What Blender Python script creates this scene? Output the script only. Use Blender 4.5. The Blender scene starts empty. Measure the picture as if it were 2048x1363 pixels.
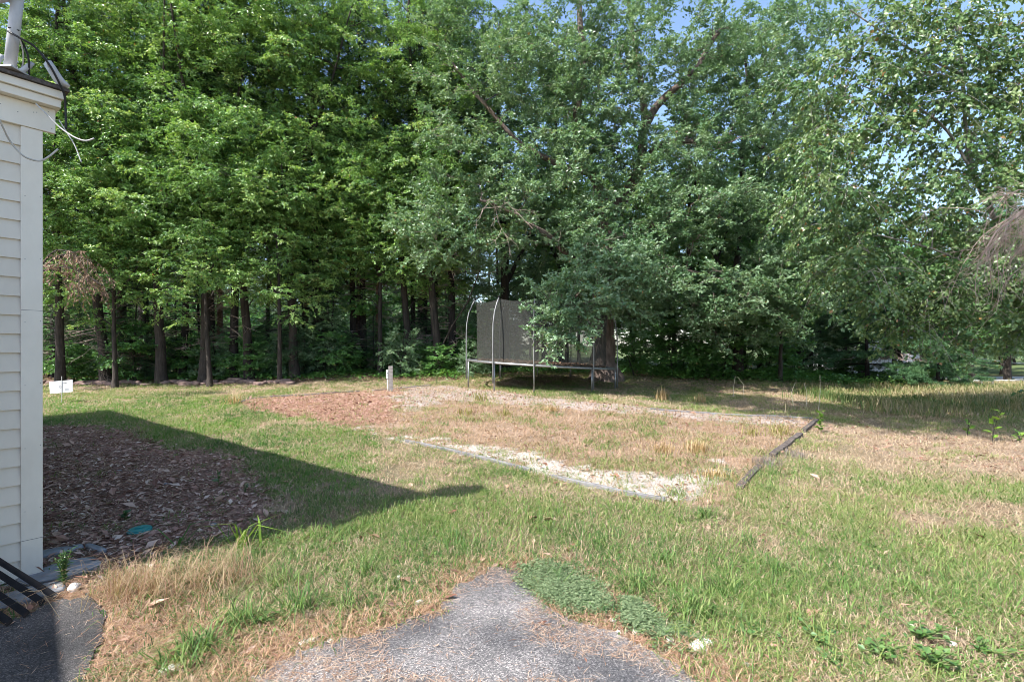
import bpy, math
import numpy as np
from math import radians, sin, cos, pi, atan2
from mathutils import Vector

sc = bpy.context.scene
col = sc.collection

# ------------------------------------------------------------------ camera
F, HOR, CAMZ = 1024.0, 700.0, 1.5        # focal length and horizon row (photo pixels), eye height
cd = bpy.data.cameras.new("camera")
cam = bpy.data.objects.new("camera", cd)
col.objects.link(cam)
cam.location = (0, 0, CAMZ)
cam.rotation_euler = (radians(90), 0, 0)
cd.sensor_width = 36
cd.lens = 18
cd.shift_y = (HOR - 681.5) / 2048.0
cd.clip_start = 0.05
cd.clip_end = 2000
sc.camera = cam

# ------------------------------------------------------------------ world and sun
SUN_H = np.array([0.79, 0.613])           # horizontal travel direction of the light
SUN_EL = radians(49)
w = bpy.data.worlds.new("World")
sc.world = w
w.use_nodes = True
nt = w.node_tree
sky = nt.nodes.new("ShaderNodeTexSky")
sky.sky_type = 'NISHITA'
sky.sun_disc = False
sky.sun_elevation = SUN_EL
sky.sun_rotation = atan2(-SUN_H[0], -SUN_H[1])
sky.air_density = 1.0
sky.dust_density = 1.2
sky.ozone_density = 1.5
bg = nt.nodes["Background"]
bg.inputs[1].default_value = 0.15
nt.links.new(sky.outputs[0], bg.inputs[0])
ld = bpy.data.lights.new("sun", 'SUN')
ld.energy = 4.6
ld.angle = radians(0.55)
ld.color = (1.0, 0.965, 0.92)
sun = bpy.data.objects.new("sun", ld)
col.objects.link(sun)
sd = Vector((SUN_H[0] * cos(SUN_EL), SUN_H[1] * cos(SUN_EL), -sin(SUN_EL)))
sun.rotation_euler = sd.to_track_quat('-Z', 'Y').to_euler()
sc.view_settings.view_transform = 'Standard'
sc.view_settings.look = 'None'
sc.view_settings.gamma = 1
sc.view_settings.exposure = 1.2
sc.cycles.filter_width = 0.9
sc.cycles.max_bounces = 8
sc.cycles.transparent_max_bounces = 12
sc.cycles.diffuse_bounces = 4

# ------------------------------------------------------------------ numeric helpers
def S(x, a, b):
    t = np.clip((np.asarray(x, float) - a) / (b - a), 0, 1)
    return t * t * (3 - 2 * t)

_hr = np.random.RandomState(7).rand(256, 256)
def noise(x, y, s=1.0, o=0):
    x = np.asarray(x, float) * s + 17.3 * o + 1000
    y = np.asarray(y, float) * s + 31.7 * o + 1000
    xi = np.floor(x).astype(int); yi = np.floor(y).astype(int)
    fx = x - xi; fy = y - yi
    fx = fx * fx * (3 - 2 * fx); fy = fy * fy * (3 - 2 * fy)
    g = lambda a, b: _hr[a % 256, b % 256]
    return ((g(xi, yi) * (1 - fx) + g(xi + 1, yi) * fx) * (1 - fy) +
            (g(xi, yi + 1) * (1 - fx) + g(xi + 1, yi + 1) * fx) * fy)
def fbm(x, y, s=1.0, o=0, n=4):
    v = 0; a = .5; t = 0
    for k in range(n):
        v = v + a * noise(x, y, s * 2 ** k, o + k * 3); t += a; a *= .55
    return v / t

def ground_smooth(x, y):
    x = np.asarray(x, float); y = np.asarray(y, float)
    u = x / np.maximum(y, 3.0)
    wt = 1 - .42 * S(u, .12, .4) - .5 * S(u, .45, .8) - .2 * S(-u, .25, .7)
    z = (.38 * S(y, 3.6, 13.3) + .27 * S(y, 15.0, 18.6) + .3 * S(y, 19, 40)) * wt
    z = z + 1.5 * S(y, 45, 120)
    return z
def zg(x, y):
    x = np.asarray(x, float); y = np.asarray(y, float)
    near = S(y, 3.0, 5.0)
    return ground_smooth(x, y) + near * (.05 * (fbm(x, y, .55, 5, 3) - .5) + .02 * (fbm(x, y, 3.0, 9, 2) - .5))

def P(px, py, Y):
    return np.array([(px - 1024) / F * Y, Y, CAMZ + (HOR - py) / F * Y])
def gpt(px, py):
    """ground point seen at a photo pixel"""
    lo = 1.0
    prev = lo
    for Y in np.concatenate([np.arange(1.2, 30, .04), np.arange(30, 200, .5)]):
        if CAMZ + (HOR - py) / F * Y <= float(zg((px - 1024) / F * Y, Y)):
            return np.array([(px - 1024) / F * Y, Y, float(zg((px - 1024) / F * Y, Y))])
    return np.array([(px - 1024) / F * 200, 200, 0])
def proj(x, y, z):
    yy = np.maximum(y, .3)
    return 1024 + F * x / yy, HOR - F * (z - CAMZ) / yy
def inside(poly, x, y):
    r = np.zeros(np.shape(x), bool)
    n = len(poly)
    for i in range(n):
        x1, y1 = poly[i]; x2, y2 = poly[(i + 1) % n]
        if y1 == y2: continue
        c = ((y1 > y) != (y2 > y)) & (x < (x2 - x1) * (y - y1) / (y2 - y1) + x1)
        r ^= c
    return r
def dist_poly(poly, x, y):
    d = np.full(np.shape(x), 1e9)
    n = len(poly)
    for i in range(n):
        a = np.array(poly[i], float); b = np.array(poly[(i + 1) % n], float)
        ab = b - a
        t = np.clip(((x - a[0]) * ab[0] + (y - a[1]) * ab[1]) / (ab @ ab + 1e-9), 0, 1)
        d = np.minimum(d, np.hypot(x - a[0] - t * ab[0], y - a[1] - t * ab[1]))
    return d

# ------------------------------------------------------------------ object helpers
def tag(o, label=None, cat=None, group=None, kind=None):
    if label: o["label"] = label
    if cat: o["category"] = cat
    if group: o["group"] = group
    if kind: o["kind"] = kind
    return o
def empty(name, loc, label, cat, group=None, rz=0):
    o = bpy.data.objects.new(name, None)
    o.empty_display_size = .2
    col.objects.link(o)
    o.location = tuple(float(v) for v in loc); o.rotation_euler = (0, 0, rz)
    return tag(o, label, cat, group)
def link(name, me, mat=None, parent=None):
    o = bpy.data.objects.new(name, me)
    col.objects.link(o)
    if mat and not me.materials: me.materials.append(mat)
    if parent: o.parent = parent
    return o
def mesh_np(name, V, faces, mat=None, tint=None, smooth=False):
    """faces: list of int arrays (M,k)"""
    me = bpy.data.meshes.new(name)
    V = np.asarray(V, np.float32)
    me.vertices.add(len(V)); me.vertices.foreach_set("co", V.ravel())
    faces = [np.asarray(f, np.int32) for f in faces if len(f)]
    loops = np.concatenate([f.ravel() for f in faces])
    tot = np.concatenate([np.full(len(f), f.shape[1], np.int32) for f in faces])
    st = np.concatenate([[0], np.cumsum(tot)[:-1]]).astype(np.int32)
    me.loops.add(len(loops)); me.loops.foreach_set("vertex_index", loops)
    me.polygons.add(len(tot)); me.polygons.foreach_set("loop_start", st)
    me.polygons.foreach_set("use_smooth", np.full(len(tot), smooth, bool))
    me.update(calc_edges=True)
    if tint is not None:
        a = me.attributes.new("tint", 'FLOAT_VECTOR', 'FACE')
        a.data.foreach_set("vector", np.asarray(tint, np.float32).ravel())
    if mat: me.materials.append(mat)
    return me

class MB:
    """collects simple solids into one mesh"""
    def __init__(s): s.v = []; s.f = []; s.n = 0
    def add(s, v, f):
        s.v.append(np.asarray(v, float)); s.f += [tuple(int(i) + s.n for i in q) for q in f]; s.n += len(v)
        return s
    def box(s, o, ax, ay, az):
        """corner/edge-vector box"""
        o, ax, ay, az = [np.asarray(q, float) for q in (o, ax, ay, az)]
        v = [o, o + ax, o + ax + ay, o + ay, o + az, o + ax + az, o + ax + ay + az, o + ay + az]
        return s.add(v, [(3, 2, 1, 0), (4, 5, 6, 7), (0, 1, 5, 4), (1, 2, 6, 5), (2, 3, 7, 6), (3, 0, 4, 7)])
    def tube(s, pts, r, k=8, cap=True):
        pts = np.asarray(pts, float); n = len(pts)
        r = np.broadcast_to(np.asarray(r, float), (n,))
        V, Q = tube_np(pts, r, k)
        f = [tuple(q) for q in Q]
        if cap: f += [tuple(range(k - 1, -1, -1)), tuple(range((n - 1) * k, n * k))]
        return s.add(V, f)
    def build(s, name, mat, parent=None, smooth=False):
        me = bpy.data.meshes.new(name)
        me.from_pydata([tuple(map(float, q)) for q in np.concatenate(s.v)], [], s.f)
        if smooth:
            for p in me.polygons: p.use_smooth = True
        me.materials.append(mat); me.update()
        o = bpy.data.objects.new(name, me); col.objects.link(o)
        if parent: o.parent = parent
        return o
def bevel(o, wd=.004, seg=2):
    m = o.modifiers.new("bevel", 'BEVEL'); m.width = wd; m.segments = seg; m.limit_method = 'ANGLE'
    return o

def tube_np(pts, r, k):
    n = len(pts)
    t = np.gradient(pts, axis=0); t /= np.linalg.norm(t, axis=1)[:, None] + 1e-9
    up = np.array([0, 0, 1.0]) if abs(t[0, 2]) < .9 else np.array([1.0, 0, 0])
    a = np.cross(t, up); a /= np.linalg.norm(a, axis=1)[:, None] + 1e-9
    b = np.cross(t, a)
    th = np.arange(k) * 2 * pi / k
    V = pts[:, None, :] + r[:, None, None] * (a[:, None, :] * np.cos(th)[None, :, None] + b[:, None, :] * np.sin(th)[None, :, None])
    i = np.arange(n - 1)[:, None] * k; j = np.arange(k)[None, :]; j2 = (j + 1) % k
    Q = np.stack([i + j, i + j2, i + k + j2, i + k + j], -1).reshape(-1, 4)
    return V.reshape(-1, 3), Q

# ------------------------------------------------------------------ materials
def newmat(name):
    m = bpy.data.materials.new(name); m.use_nodes = True
    n = m.node_tree.nodes; l = m.node_tree.links
    return m, n, l, n["Principled BSDF"]
def leafmat(name, rough=.5, spec=.4, trans=.35, tr_tint=(1.15, 1.1, .55)):
    m, n, l, b = newmat(name)
    at = n.new("ShaderNodeAttribute"); at.attribute_name = "tint"
    l.new(at.outputs["Vector"], b.inputs["Base Color"])
    b.inputs["Roughness"].default_value = rough
    b.inputs["Specular IOR Level"].default_value = spec
    if trans > 0:
        tr = n.new("ShaderNodeBsdfTranslucent"); mx = n.new("ShaderNodeMixShader")
        vm = n.new("ShaderNodeVectorMath"); vm.operation = 'MULTIPLY'; vm.inputs[1].default_value = tr_tint
        l.new(at.outputs["Vector"], vm.inputs[0]); l.new(vm.outputs[0], tr.inputs[0])
        mx.inputs[0].default_value = trans
        l.new(b.outputs[0], mx.inputs[1]); l.new(tr.outputs[0], mx.inputs[2])
        l.new(mx.outputs[0], n["Material Output"].inputs[0])
    return m
def noisemat(name, c1, c2, scale=8, rough=.8, stretch=(1, 1, 1), bump=.3, bdist=.02, spec=.3, metal=0, detail=6, c3=None, coord="Object"):
    m, n, l, b = newmat(name)
    tc = n.new("ShaderNodeTexCoord"); mp = n.new("ShaderNodeMapping"); mp.inputs["Scale"].default_value = stretch
    l.new(tc.outputs[coord], mp.inputs[0])
    t = n.new("ShaderNodeTexNoise"); t.inputs["Scale"].default_value = scale; t.inputs["Detail"].default_value = detail
    t.inputs["Roughness"].default_value = .65
    l.new(mp.outputs[0], t.inputs[0])
    r = n.new("ShaderNodeValToRGB"); r.color_ramp.elements[0].position = .32; r.color_ramp.elements[1].position = .68
    r.color_ramp.elements[0].color = (*c1, 1); r.color_ramp.elements[1].color = (*c2, 1)
    if c3:
        e = r.color_ramp.elements.new(.5); e.color = (*c3, 1)
    l.new(t.outputs[0], r.inputs[0]); l.new(r.outputs[0], b.inputs["Base Color"])
    b.inputs["Roughness"].default_value = rough; b.inputs["Specular IOR Level"].default_value = spec
    b.inputs["Metallic"].default_value = metal
    if bump:
        bp = n.new("ShaderNodeBump"); bp.inputs["Strength"].default_value = bump; bp.inputs["Distance"].default_value = bdist
        l.new(t.outputs[0], bp.inputs["Height"]); l.new(bp.outputs[0], b.inputs["Normal"])
    return m
M = {}
M['leaf'] = leafmat("leaf", .38, .8, .34)
M['needle'] = leafmat("needle", .5, .35, .2)
M['grass'] = leafmat("grass", .55, .3, .3, (1.1, 1.05, .6))
M['dead'] = leafmat("dead leaf", .75, .2, .1, (1, .9, .7))
M['bark'] = noisemat("bark", (.018, .015, .013), (.075, .060, .050), 14, .9, (1, 1, .16), .9, .03)
M['bark_oak'] = noisemat("oak bark", (.07, .052, .044), (.22, .17, .145), 13, .9, (1, 1, .13), 1.0, .04)
M['bark_dark'] = noisemat("dark bark", (.014, .012, .011), (.055, .045, .040), 16, .9, (1, 1, .2), .9, .03)
M['bark_red'] = noisemat("reddish pine bark", (.10, .055, .04), (.30, .19, .14), 16, .9, (1, 1, .35), .9, .03)
M['bark_pale'] = noisemat("pale grey bark", (.10, .095, .085), (.30, .28, .25), 10, .85, (1, 1, .6), .5, .02)
M['deadwood'] = noisemat("bare dead wood", (.24, .17, .145), (.46, .37, .32), 20, .85, (1, 1, .3), .3, .01)
M['paint'] = noisemat("weathered pale paint", (.58, .53, .45), (.68, .63, .545), 2.2, .55, (1, 1, .35), .08, .004, .35)
M['trim'] = noisemat("white trim paint", (.64, .595, .515), (.74, .695, .61), 3.5, .5, (1, 1, .5), .1, .004, .4)
M['shingle'] = noisemat("asphalt shingle", (.04, .035, .033), (.13, .11, .10), 60, .9, (1, 1, 1), .6, .01)
M['galv'] = noisemat("galvanised steel", (.24, .245, .25), (.42, .425, .43), 25, .38, (1, 1, .4), .1, .003, .5, .75)
M['oldsteel'] = noisemat("dull tarnished steel", (.15, .15, .145), (.28, .28, .275), 14, .5, (1, 1, .4), .1, .003, .4, .3)
M['greypaint'] = noisemat("grey mast paint", (.36, .36, .37), (.50, .50, .51), 12, .45, (1, 1, .5), .1, .003, .5)
M['cable_w'] = noisemat("old white cable", (.36, .35, .34), (.5, .49, .47), 30, .5, bump=0)
M['cable_b'] = noisemat("black cable", (.012, .012, .013), (.03, .03, .03), 30, .45, bump=0)
M['blackmetal'] = noisemat("black painted steel", (.006, .006, .007), (.016, .015, .017), 30, .6, bump=.1, bdist=.002, spec=.2)
M['slate'] = noisemat("flagstone", (.13, .14, .15), (.30, .31, .33), 7, .8, (1, 1, 1), .6, .02)
M['whitestone'] = noisemat("white stone", (.55, .53, .5), (.85, .83, .8), 25, .8, bump=.7, bdist=.01)
M['rock'] = noisemat("brown field stone", (.10, .065, .055), (.26, .18, .155), 6, .9, bump=.8, bdist=.03)
M['teal'] = noisemat("teal plastic", (.01, .16, .17), (.02, .26, .26), 12, .4, bump=.15, bdist=.003, spec=.5)
M['oldwood'] = noisemat("weathered grey timber", (.17, .155, .14), (.38, .355, .33), 22, .85, (.15, 1, 1), .7, .008)
M['darkwood'] = noisemat("dark rotten timber", (.045, .036, .032), (.17, .14, .125), 18, .9, (1, .3, 1), .9, .015)
M['edging'] = noisemat("grey plastic edging", (.13, .13, .135), (.26, .255, .25), 8, .7, bump=.3, bdist=.008)
M['box'] = noisemat("white outlet box", (.62, .62, .60), (.74, .74, .72), 9, .45, bump=.05, bdist=.002)
M['signwhite'] = noisemat("white sign board", (.62, .63, .66), (.68, .69, .72), 2, .5, bump=0)
M['ink'] = noisemat("grey print", (.10, .10, .11), (.16, .16, .17), 9, .6, bump=0)
M['stake'] = noisemat("pale wooden stake", (.5, .42, .3), (.68, .6, .45), 20, .8, bump=.3, bdist=.004)
M['pole'] = noisemat("utility pole wood", (.34, .30, .26), (.52, .47, .42), 12, .85, (1, 1, .1), .5, .01)
M['roadm'] = noisemat("worn light road", (.34, .33, .32), (.46, .45, .44), 30, .9, bump=.4, bdist=.005)
M['farwall'] = noisemat("far white clapboard", (.60, .60, .62), (.72, .72, .74), 1, .6, bump=0)
M['farroof'] = noisemat("far grey roof", (.12, .12, .125), (.2, .2, .2), 4, .9, bump=0)
M['glass'] = noisemat("dark window glass", (.02, .025, .03), (.04, .045, .05), 1, .08, bump=0, spec=.7)

# asphalt: fine aggregate, cracks-free, speckled
def asphalt(dark=1.0):
    m, n, l, b = newmat("asphalt")
    tc = n.new("ShaderNodeTexCoord")
    v = n.new("ShaderNodeTexVoronoi"); v.inputs["Scale"].default_value = 190
    l.new(tc.outputs["Object"], v.inputs[0])
    r = n.new("ShaderNodeValToRGB")
    e = r.color_ramp.elements
    e[0].position = 0; e[0].color = (.055, .056, .060, 1); e[1].position = 1; e[1].color = (.40, .385, .37, 1)
    x = e.new(.45); x.color = (.125, .123, .124, 1)
    x = e.new(.8); x.color = (.21, .205, .20, 1)
    sp = n.new("ShaderNodeSeparateColor"); l.new(v.outputs["Color"], sp.inputs[0])
    l.new(sp.outputs[0], r.inputs[0])
    t = n.new("ShaderNodeTexNoise"); t.inputs["Scale"].default_value = 1.6; t.inputs["Detail"].default_value = 6
    l.new(tc.outputs["Object"], t.inputs[0])
    r2 = n.new("ShaderNodeValToRGB"); r2.color_ramp.elements[0].position = .35; r2.color_ramp.elements[1].position = .62
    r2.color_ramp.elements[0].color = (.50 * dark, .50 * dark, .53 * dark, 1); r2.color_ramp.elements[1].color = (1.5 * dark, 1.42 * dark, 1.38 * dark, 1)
    l.new(t.outputs[0], r2.inputs[0])
    mx = n.new("ShaderNodeMix"); mx.data_type = 'RGBA'; mx.blend_type = 'MULTIPLY'; mx.inputs[0].default_value = 1
    l.new(r.outputs[0], mx.inputs[6]); l.new(r2.outputs[0], mx.inputs[7]); l.new(mx.outputs[2], b.inputs["Base Color"])
    b.inputs["Roughness"].default_value = .85
    bp = n.new("ShaderNodeBump"); bp.inputs["Strength"].default_value = .8; bp.inputs["Distance"].default_value = .006
    l.new(v.outputs["Distance"], bp.inputs["Height"]); l.new(bp.outputs[0], b.inputs["Normal"])
    return m
M['asphalt'] = asphalt()
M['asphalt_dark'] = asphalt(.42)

def netmat():
    m, n, l, b = newmat("safety net")
    b.inputs["Base Color"].default_value = (.045, .047, .04, 1); b.inputs["Roughness"].default_value = .8
    tc = n.new("ShaderNodeTexCoord")
    t = n.new("ShaderNodeTexNoise"); t.inputs["Scale"].default_value = 90; t.inputs["Detail"].default_value = 2
    l.new(tc.outputs["Object"], t.inputs[0])
    mr = n.new("ShaderNodeMapRange"); mr.inputs[1].default_value = .35; mr.inputs[2].default_value = .65
    mr.inputs[3].default_value = .28; mr.inputs[4].default_value = .70
    l.new(t.outputs[0], mr.inputs[0])
    tr = n.new("ShaderNodeBsdfTransparent"); mx = n.new("ShaderNodeMixShader")
    l.new(mr.outputs[0], mx.inputs[0]); l.new(tr.outputs[0], mx.inputs[1]); l.new(b.outputs[0], mx.inputs[2])
    l.new(mx.outputs[0], n["Material Output"].inputs[0])
    return m
M['net'] = netmat()

def soilmat():
    m, n, l, b = newmat("soil")
    at = n.new("ShaderNodeAttribute"); at.attribute_name = "alb"
    tc = n.new("ShaderNodeTexCoord")
    cur = at.outputs["Color"]
    for sc_, lo, hi in ((2.5, .75, 1.25), (28, .6, 1.4), (150, .55, 1.45)):
        t = n.new("ShaderNodeTexNoise"); t.inputs["Scale"].default_value = sc_; t.inputs["Detail"].default_value = 5
        t.inputs["Roughness"].default_value = .7
        l.new(tc.outputs["Object"], t.inputs[0])
        mr = n.new("ShaderNodeMapRange"); mr.inputs[1].default_value = .3; mr.inputs[2].default_value = .7
        mr.inputs[3].default_value = lo; mr.inputs[4].default_value = hi
        l.new(t.outputs[0], mr.inputs[0])
        vm = n.new("ShaderNodeVectorMath"); vm.operation = 'SCALE'
        l.new(cur, vm.inputs[0]); l.new(mr.outputs[0], vm.inputs[3]); cur = vm.outputs[0]
    l.new(cur, b.inputs["Base Color"])
    b.inputs["Roughness"].default_value = .95; b.inputs["Specular IOR Level"].default_value = .1
    bp = n.new("ShaderNodeBump"); bp.inputs["Strength"].default_value = .9; bp.inputs["Distance"].default_value = .015
    l.new(t.outputs[0], bp.inputs["Height"]); l.new(bp.outputs[0], b.inputs["Normal"])
    return m
M['soil'] = soilmat()

# ------------------------------------------------------------------ ground regions (outlined by where their borders lie on the ground)
ASPH_R = [(470, 1390), (560, 1330), (640, 1292), (760, 1268), (815, 1240), (890, 1232), (898, 1182), (945, 1156), (990, 1136), (1038, 1140),
          (1066, 1190), (1110, 1228), (1150, 1245), (1230, 1268), (1290, 1300), (1350, 1332), (1400, 1370), (1480, 1430), (1700, 1700), (200, 1700)]
ASPH_L = [(-700, 1500), (-100, 1262), (0, 1255), (60, 1228), (110, 1204), (180, 1192), (208, 1225), (203, 1290), (160, 1370), (110, 1440), (-100, 1800), (-2000, 1900)]
LITTER_L = [(-200, 850), (85, 848), (200, 852), (270, 862), (330, 893), (400, 900), (475, 918), (525, 960), (560, 1010), (520, 1060), (430, 1085), (300, 1105),
            (240, 1150), (180, 1180), (85, 1180), (-200, 1200)]
BED = [(475, 800), (560, 792), (720, 782), (870, 770), (1000, 783), (1100, 795), (1300, 815), (1480, 832), (1632, 838), (1600, 868), (1530, 930), (1490, 975), (1430, 1012), (1290, 1000),
       (1130, 963), (1000, 925), (900, 903), (800, 880), (700, 858), (590, 835), (500, 818)]
MULCH = [(475, 800), (560, 792), (720, 782), (800, 778), (790, 815), (760, 845), (700, 852), (590, 835), (500, 818)]
GRAV = [(720, 782), (870, 768), (1000, 783), (1100, 795), (1300, 815), (1600, 836), (1590, 850), (1300, 832), (1100, 810), (900, 800), (780, 820)]
SAND = [(690, 852), (800, 866), (900, 882), (1000, 895), (1120, 918), (1240, 935), (1330, 948), (1400, 928), (1455, 935), (1450, 970), (1390, 1000), (1290, 995), (1130, 955), (1000, 918), (900, 897), (800, 876), (700, 862)]
LITTER_R = [(1560, 846), (1700, 850), (1850, 870), (2060, 880), (2600, 900), (2600, 985), (2060, 950), (1900, 935), (1760, 905), (1640, 870)]
COVER_A = [(1042, 1150), (1090, 1140), (1150, 1150), (1215, 1185), (1222, 1222), (1180, 1220), (1120, 1215), (1060, 1185)]
COVER_B = [(1248, 1222), (1290, 1220), (1330, 1240), (1385, 1265), (1390, 1290), (1330, 1292), (1275, 1268)]

def regions(x, y, j=0):
    x = np.asarray(x, float); y = np.asarray(y, float)
    if j:
        R0 = regions(x, y)[0]
        jr = np.random.RandomState(99)
        a = jr.randn(len(x)) * jr.rand(len(x)) * j; b = jr.randn(len(x)) * jr.rand(len(x)) * j
        R1, px, py, z = regions(x + a, y + b)
        R1['aspR'] = R0['aspR']; R1['aspL'] = R0['aspL']; R1['cov'] = R0['cov']
        px, py = proj(x, y, z)
        return R1, px, py, z
    z = ground_smooth(x, y)
    px, py = proj(x, y, z)
    k = 18.0 / np.maximum(y, 2) * 3
    nx = (fbm(x, y, 2.3, 1, 4) - .5); ny = (fbm(x, y, 2.3, 22, 4) - .5)
    qx = px + nx * 60 * 5 / np.maximum(y, 3); qy = py + ny * 26 * 5 / np.maximum(y, 3)
    fr = y > .8
    R = {}
    R['aspR'] = inside(ASPH_R, px, py) & fr
    R['aspL'] = inside(ASPH_L, px, py) & fr
    dR = dist_poly(ASPH_R[:-2], px, py); dL = dist_poly(ASPH_L[2:9], px, py)
    R['ndl'] = ((dR < 58 + 90 * nx) | (dL < 60)) & (py > 1120) | (inside([(160, 1400), (190, 1180), (330, 1170), (480, 1230), (640, 1240), (560, 1330), (480, 1390)], qx, qy))
    R['ndl'] |= inside([(1130, 1225), (1240, 1215), (1420, 1280), (1600, 1345), (1700, 1400), (1450, 1400), (1280, 1300)], qx, qy)
    R['litL'] = inside(LITTER_L, qx, qy)
    R['bed'] = inside(BED, px + nx * 12, py + ny * 8)
    R['mul'] = inside(MULCH, px + nx * 170, py + ny * 14) & R['bed']
    R['grv'] = inside(GRAV, px + ny * 120, py + ny * 26) & R['bed']
    R['snd'] = inside(SAND, qx, py + ny * 60) & R['bed'] & (fbm(x, y, 2.0, 31, 4) > .34)
    R['litR'] = inside(LITTER_R, qx, qy)
    u = x / np.maximum(y, 1)
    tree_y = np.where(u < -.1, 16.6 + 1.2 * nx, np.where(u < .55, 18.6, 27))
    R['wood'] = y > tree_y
    R['field'] = (u > .58) & (y > 10.8) & (y < 30)
    R['cov'] = inside(COVER_A, qx, qy) | inside(COVER_B, qx, qy)
    return R, px, py, z

def albedo(x, y):
    R, px, py, z = regions(x, y)
    n1 = fbm(x, y, 1.3, 40, 4)[..., None]; n2 = fbm(x, y, 6, 50, 3)[..., None]
    A = np.array([.33, .245, .17]) * (1 - n1) + np.array([.17, .15, .09]) * n1
    def put(m, c1, c2):
        c = np.array(c1) * (1 - n2) + np.array(c2) * n2
        A[m] = c[m]
    put(R['field'], (.26, .19, .10), (.17, .16, .07))
    put(R['litR'], (.25, .18, .13), (.32, .25, .18))
    put(R['ndl'], (.34, .20, .135), (.27, .19, .13))
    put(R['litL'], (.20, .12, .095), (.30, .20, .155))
    put(R['bed'], (.36, .255, .19), (.24, .18, .115))
    put(R['grv'], (.36, .30, .27), (.42, .37, .33))
    put(R['mul'], (.26, .13, .09), (.36, .24, .18))
    put(R['snd'], (.38, .33, .28), (.56, .52, .47))
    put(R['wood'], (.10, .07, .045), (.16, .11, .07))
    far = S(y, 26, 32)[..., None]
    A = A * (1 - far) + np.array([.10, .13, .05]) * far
    return A

# ground sheet: fine near the camera, coarse to the horizon
ys = np.concatenate([np.linspace(-25, .5, 22), .6 + 29.4 * np.linspace(0, 1, 620) ** 1.55, 30 + 1400 * np.linspace(.002, 1, 60) ** 2.6])
us = np.concatenate([-np.linspace(2.2, 1.02, 14) ** 2.2 - .0, np.linspace(-1.0, 1.0, 560), np.linspace(1.02, 2.2, 14) ** 2.2])
U, Yg = np.meshgrid(us, ys)
Xg = U * (1.25 * np.maximum(Yg, 0) + 3.0 + .15 * np.abs(Yg))
Xg[Yg < .55] = (U * 9)[Yg < .55] if False else Xg[Yg < .55]
Zg = zg(Xg, Yg)
ny_, nx_ = Xg.shape
V = np.stack([Xg, Yg, Zg], -1).reshape(-1, 3)
i = np.arange(ny_ - 1)[:, None] * nx_; j = np.arange(nx_ - 1)[None, :]
Q = np.stack([i + j, i + j + 1, i + nx_ + j + 1, i + nx_ + j], -1).reshape(-1, 4)
gm = mesh_np("ground", V, [Q], M['soil'], smooth=True)
ca = gm.color_attributes.new("alb", 'FLOAT_COLOR', 'POINT')
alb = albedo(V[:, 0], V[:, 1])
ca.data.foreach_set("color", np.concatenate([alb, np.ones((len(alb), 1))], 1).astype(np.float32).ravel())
tag(link("ground", gm), kind="structure")

# asphalt aprons, 12 mm above the soil, ragged broken edges
def apron(name, poly, mat):
    pts = []
    rs = np.random.RandomState(3)
    n = len(poly)
    for q in range(n):
        a = np.array(poly[q], float); b = np.array(poly[(q + 1) % n], float)
        m = max(1, int(np.linalg.norm(b - a) / 3.5))
        for t in range(m):
            p = a + (b - a) * t / m
            if p[1] < 1372: p = p + rs.uniform(-1, 1, 2) * np.array([3, 2]) + np.array([28, 16]) * (fbm(p[0], p[1], .045, 3, 3) - .5)
            Y = CAMZ * F / (p[1] - HOR)
            pts.append(((p[0] - 1024) / F * Y, Y))
    top = [(x, y, .014) for x, y in pts]; bot = [(x * 1.0, y * 1.0, -.03) for x, y in pts]
    N = len(top)
    me = bpy.data.meshes.new(name)
    me.from_pydata(top + bot, [], [tuple(range(N))[::-1]] + [(i, (i + 1) % N, N + (i + 1) % N, N + i) for i in range(N)])
    me.materials.append(M[mat]); me.update()
    return tag(link(name, me), kind="structure")
apron("path", ASPH_R, "asphalt")
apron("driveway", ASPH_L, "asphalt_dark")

# ------------------------------------------------------------------ scattered blades, leaves, chips
def rot_basis(az):
    return np.stack([np.cos(az), np.sin(az), np.zeros_like(az)], -1), np.stack([-np.sin(az), np.cos(az), np.zeros_like(az)], -1)
def blades(base, h, wd, az, lean, tint, curve=.5):
    """three triangles per blade, bending outwards"""
    d, s = rot_basis(az)
    up = np.array([0, 0, 1.0])
    mid = base + (d * (lean * .45)[:, None] + up * .62) * h[:, None]
    tip = base + (d * (lean * 1.15)[:, None] + up * (1 - .45 * lean)[:, None].clip(.05)) * h[:, None]
    hw = (wd / 2)[:, None]
    V = np.stack([base - s * hw, base + s * hw, mid - s * hw * .8, mid + s * hw * .8, tip], 1).reshape(-1, 3)
    k = np.arange(len(base))[:, None] * 5
    T = np.stack([k + [0, 1, 3], k + [0, 3, 2], k + [2, 3, 4]], 1).reshape(-1, 3)
    return V, T, np.repeat(tint, 3, 0)
def kites(c, dirv, nrm, ln, wd, tint, fold=.12):
    """leaf-like folded kites; c = stalk end"""
    s = np.cross(nrm, dirv); s /= np.linalg.norm(s, axis=1)[:, None] + 1e-9
    L = ln[:, None]; W = wd[:, None] / 2
    V = np.stack([c, c + dirv * L * .42 + s * W + nrm * L * fold, c + dirv * L, c + dirv * L * .42 - s * W + nrm * L * fold], 1).reshape(-1, 3)
    k = np.arange(len(c))[:, None] * 4
    T = np.stack([k + [0, 2, 1], k + [0, 3, 2]], 1).reshape(-1, 3)
    return V, T, np.repeat(tint, 2, 0)
def unit(v): return v / (np.linalg.norm(v, axis=-1, keepdims=True) + 1e-9)
def ramp(cols, t):
    cols = np.array(cols); t = np.clip(t, 0, .9999) * (len(cols) - 1)
    i = t.astype(int); f = (t - i)[:, None]
    return cols[i] * (1 - f) + cols[i + 1] * f
def sample_xy(rs, n, y0, y1, u0=-1.08, u1=1.12, pw=.7):
    a, b = y0 ** pw, y1 ** pw
    y = (a + (b - a) * rs.rand(n)) ** (1 / pw)
    return rs.uniform(u0, u1, n) * y, y

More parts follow.
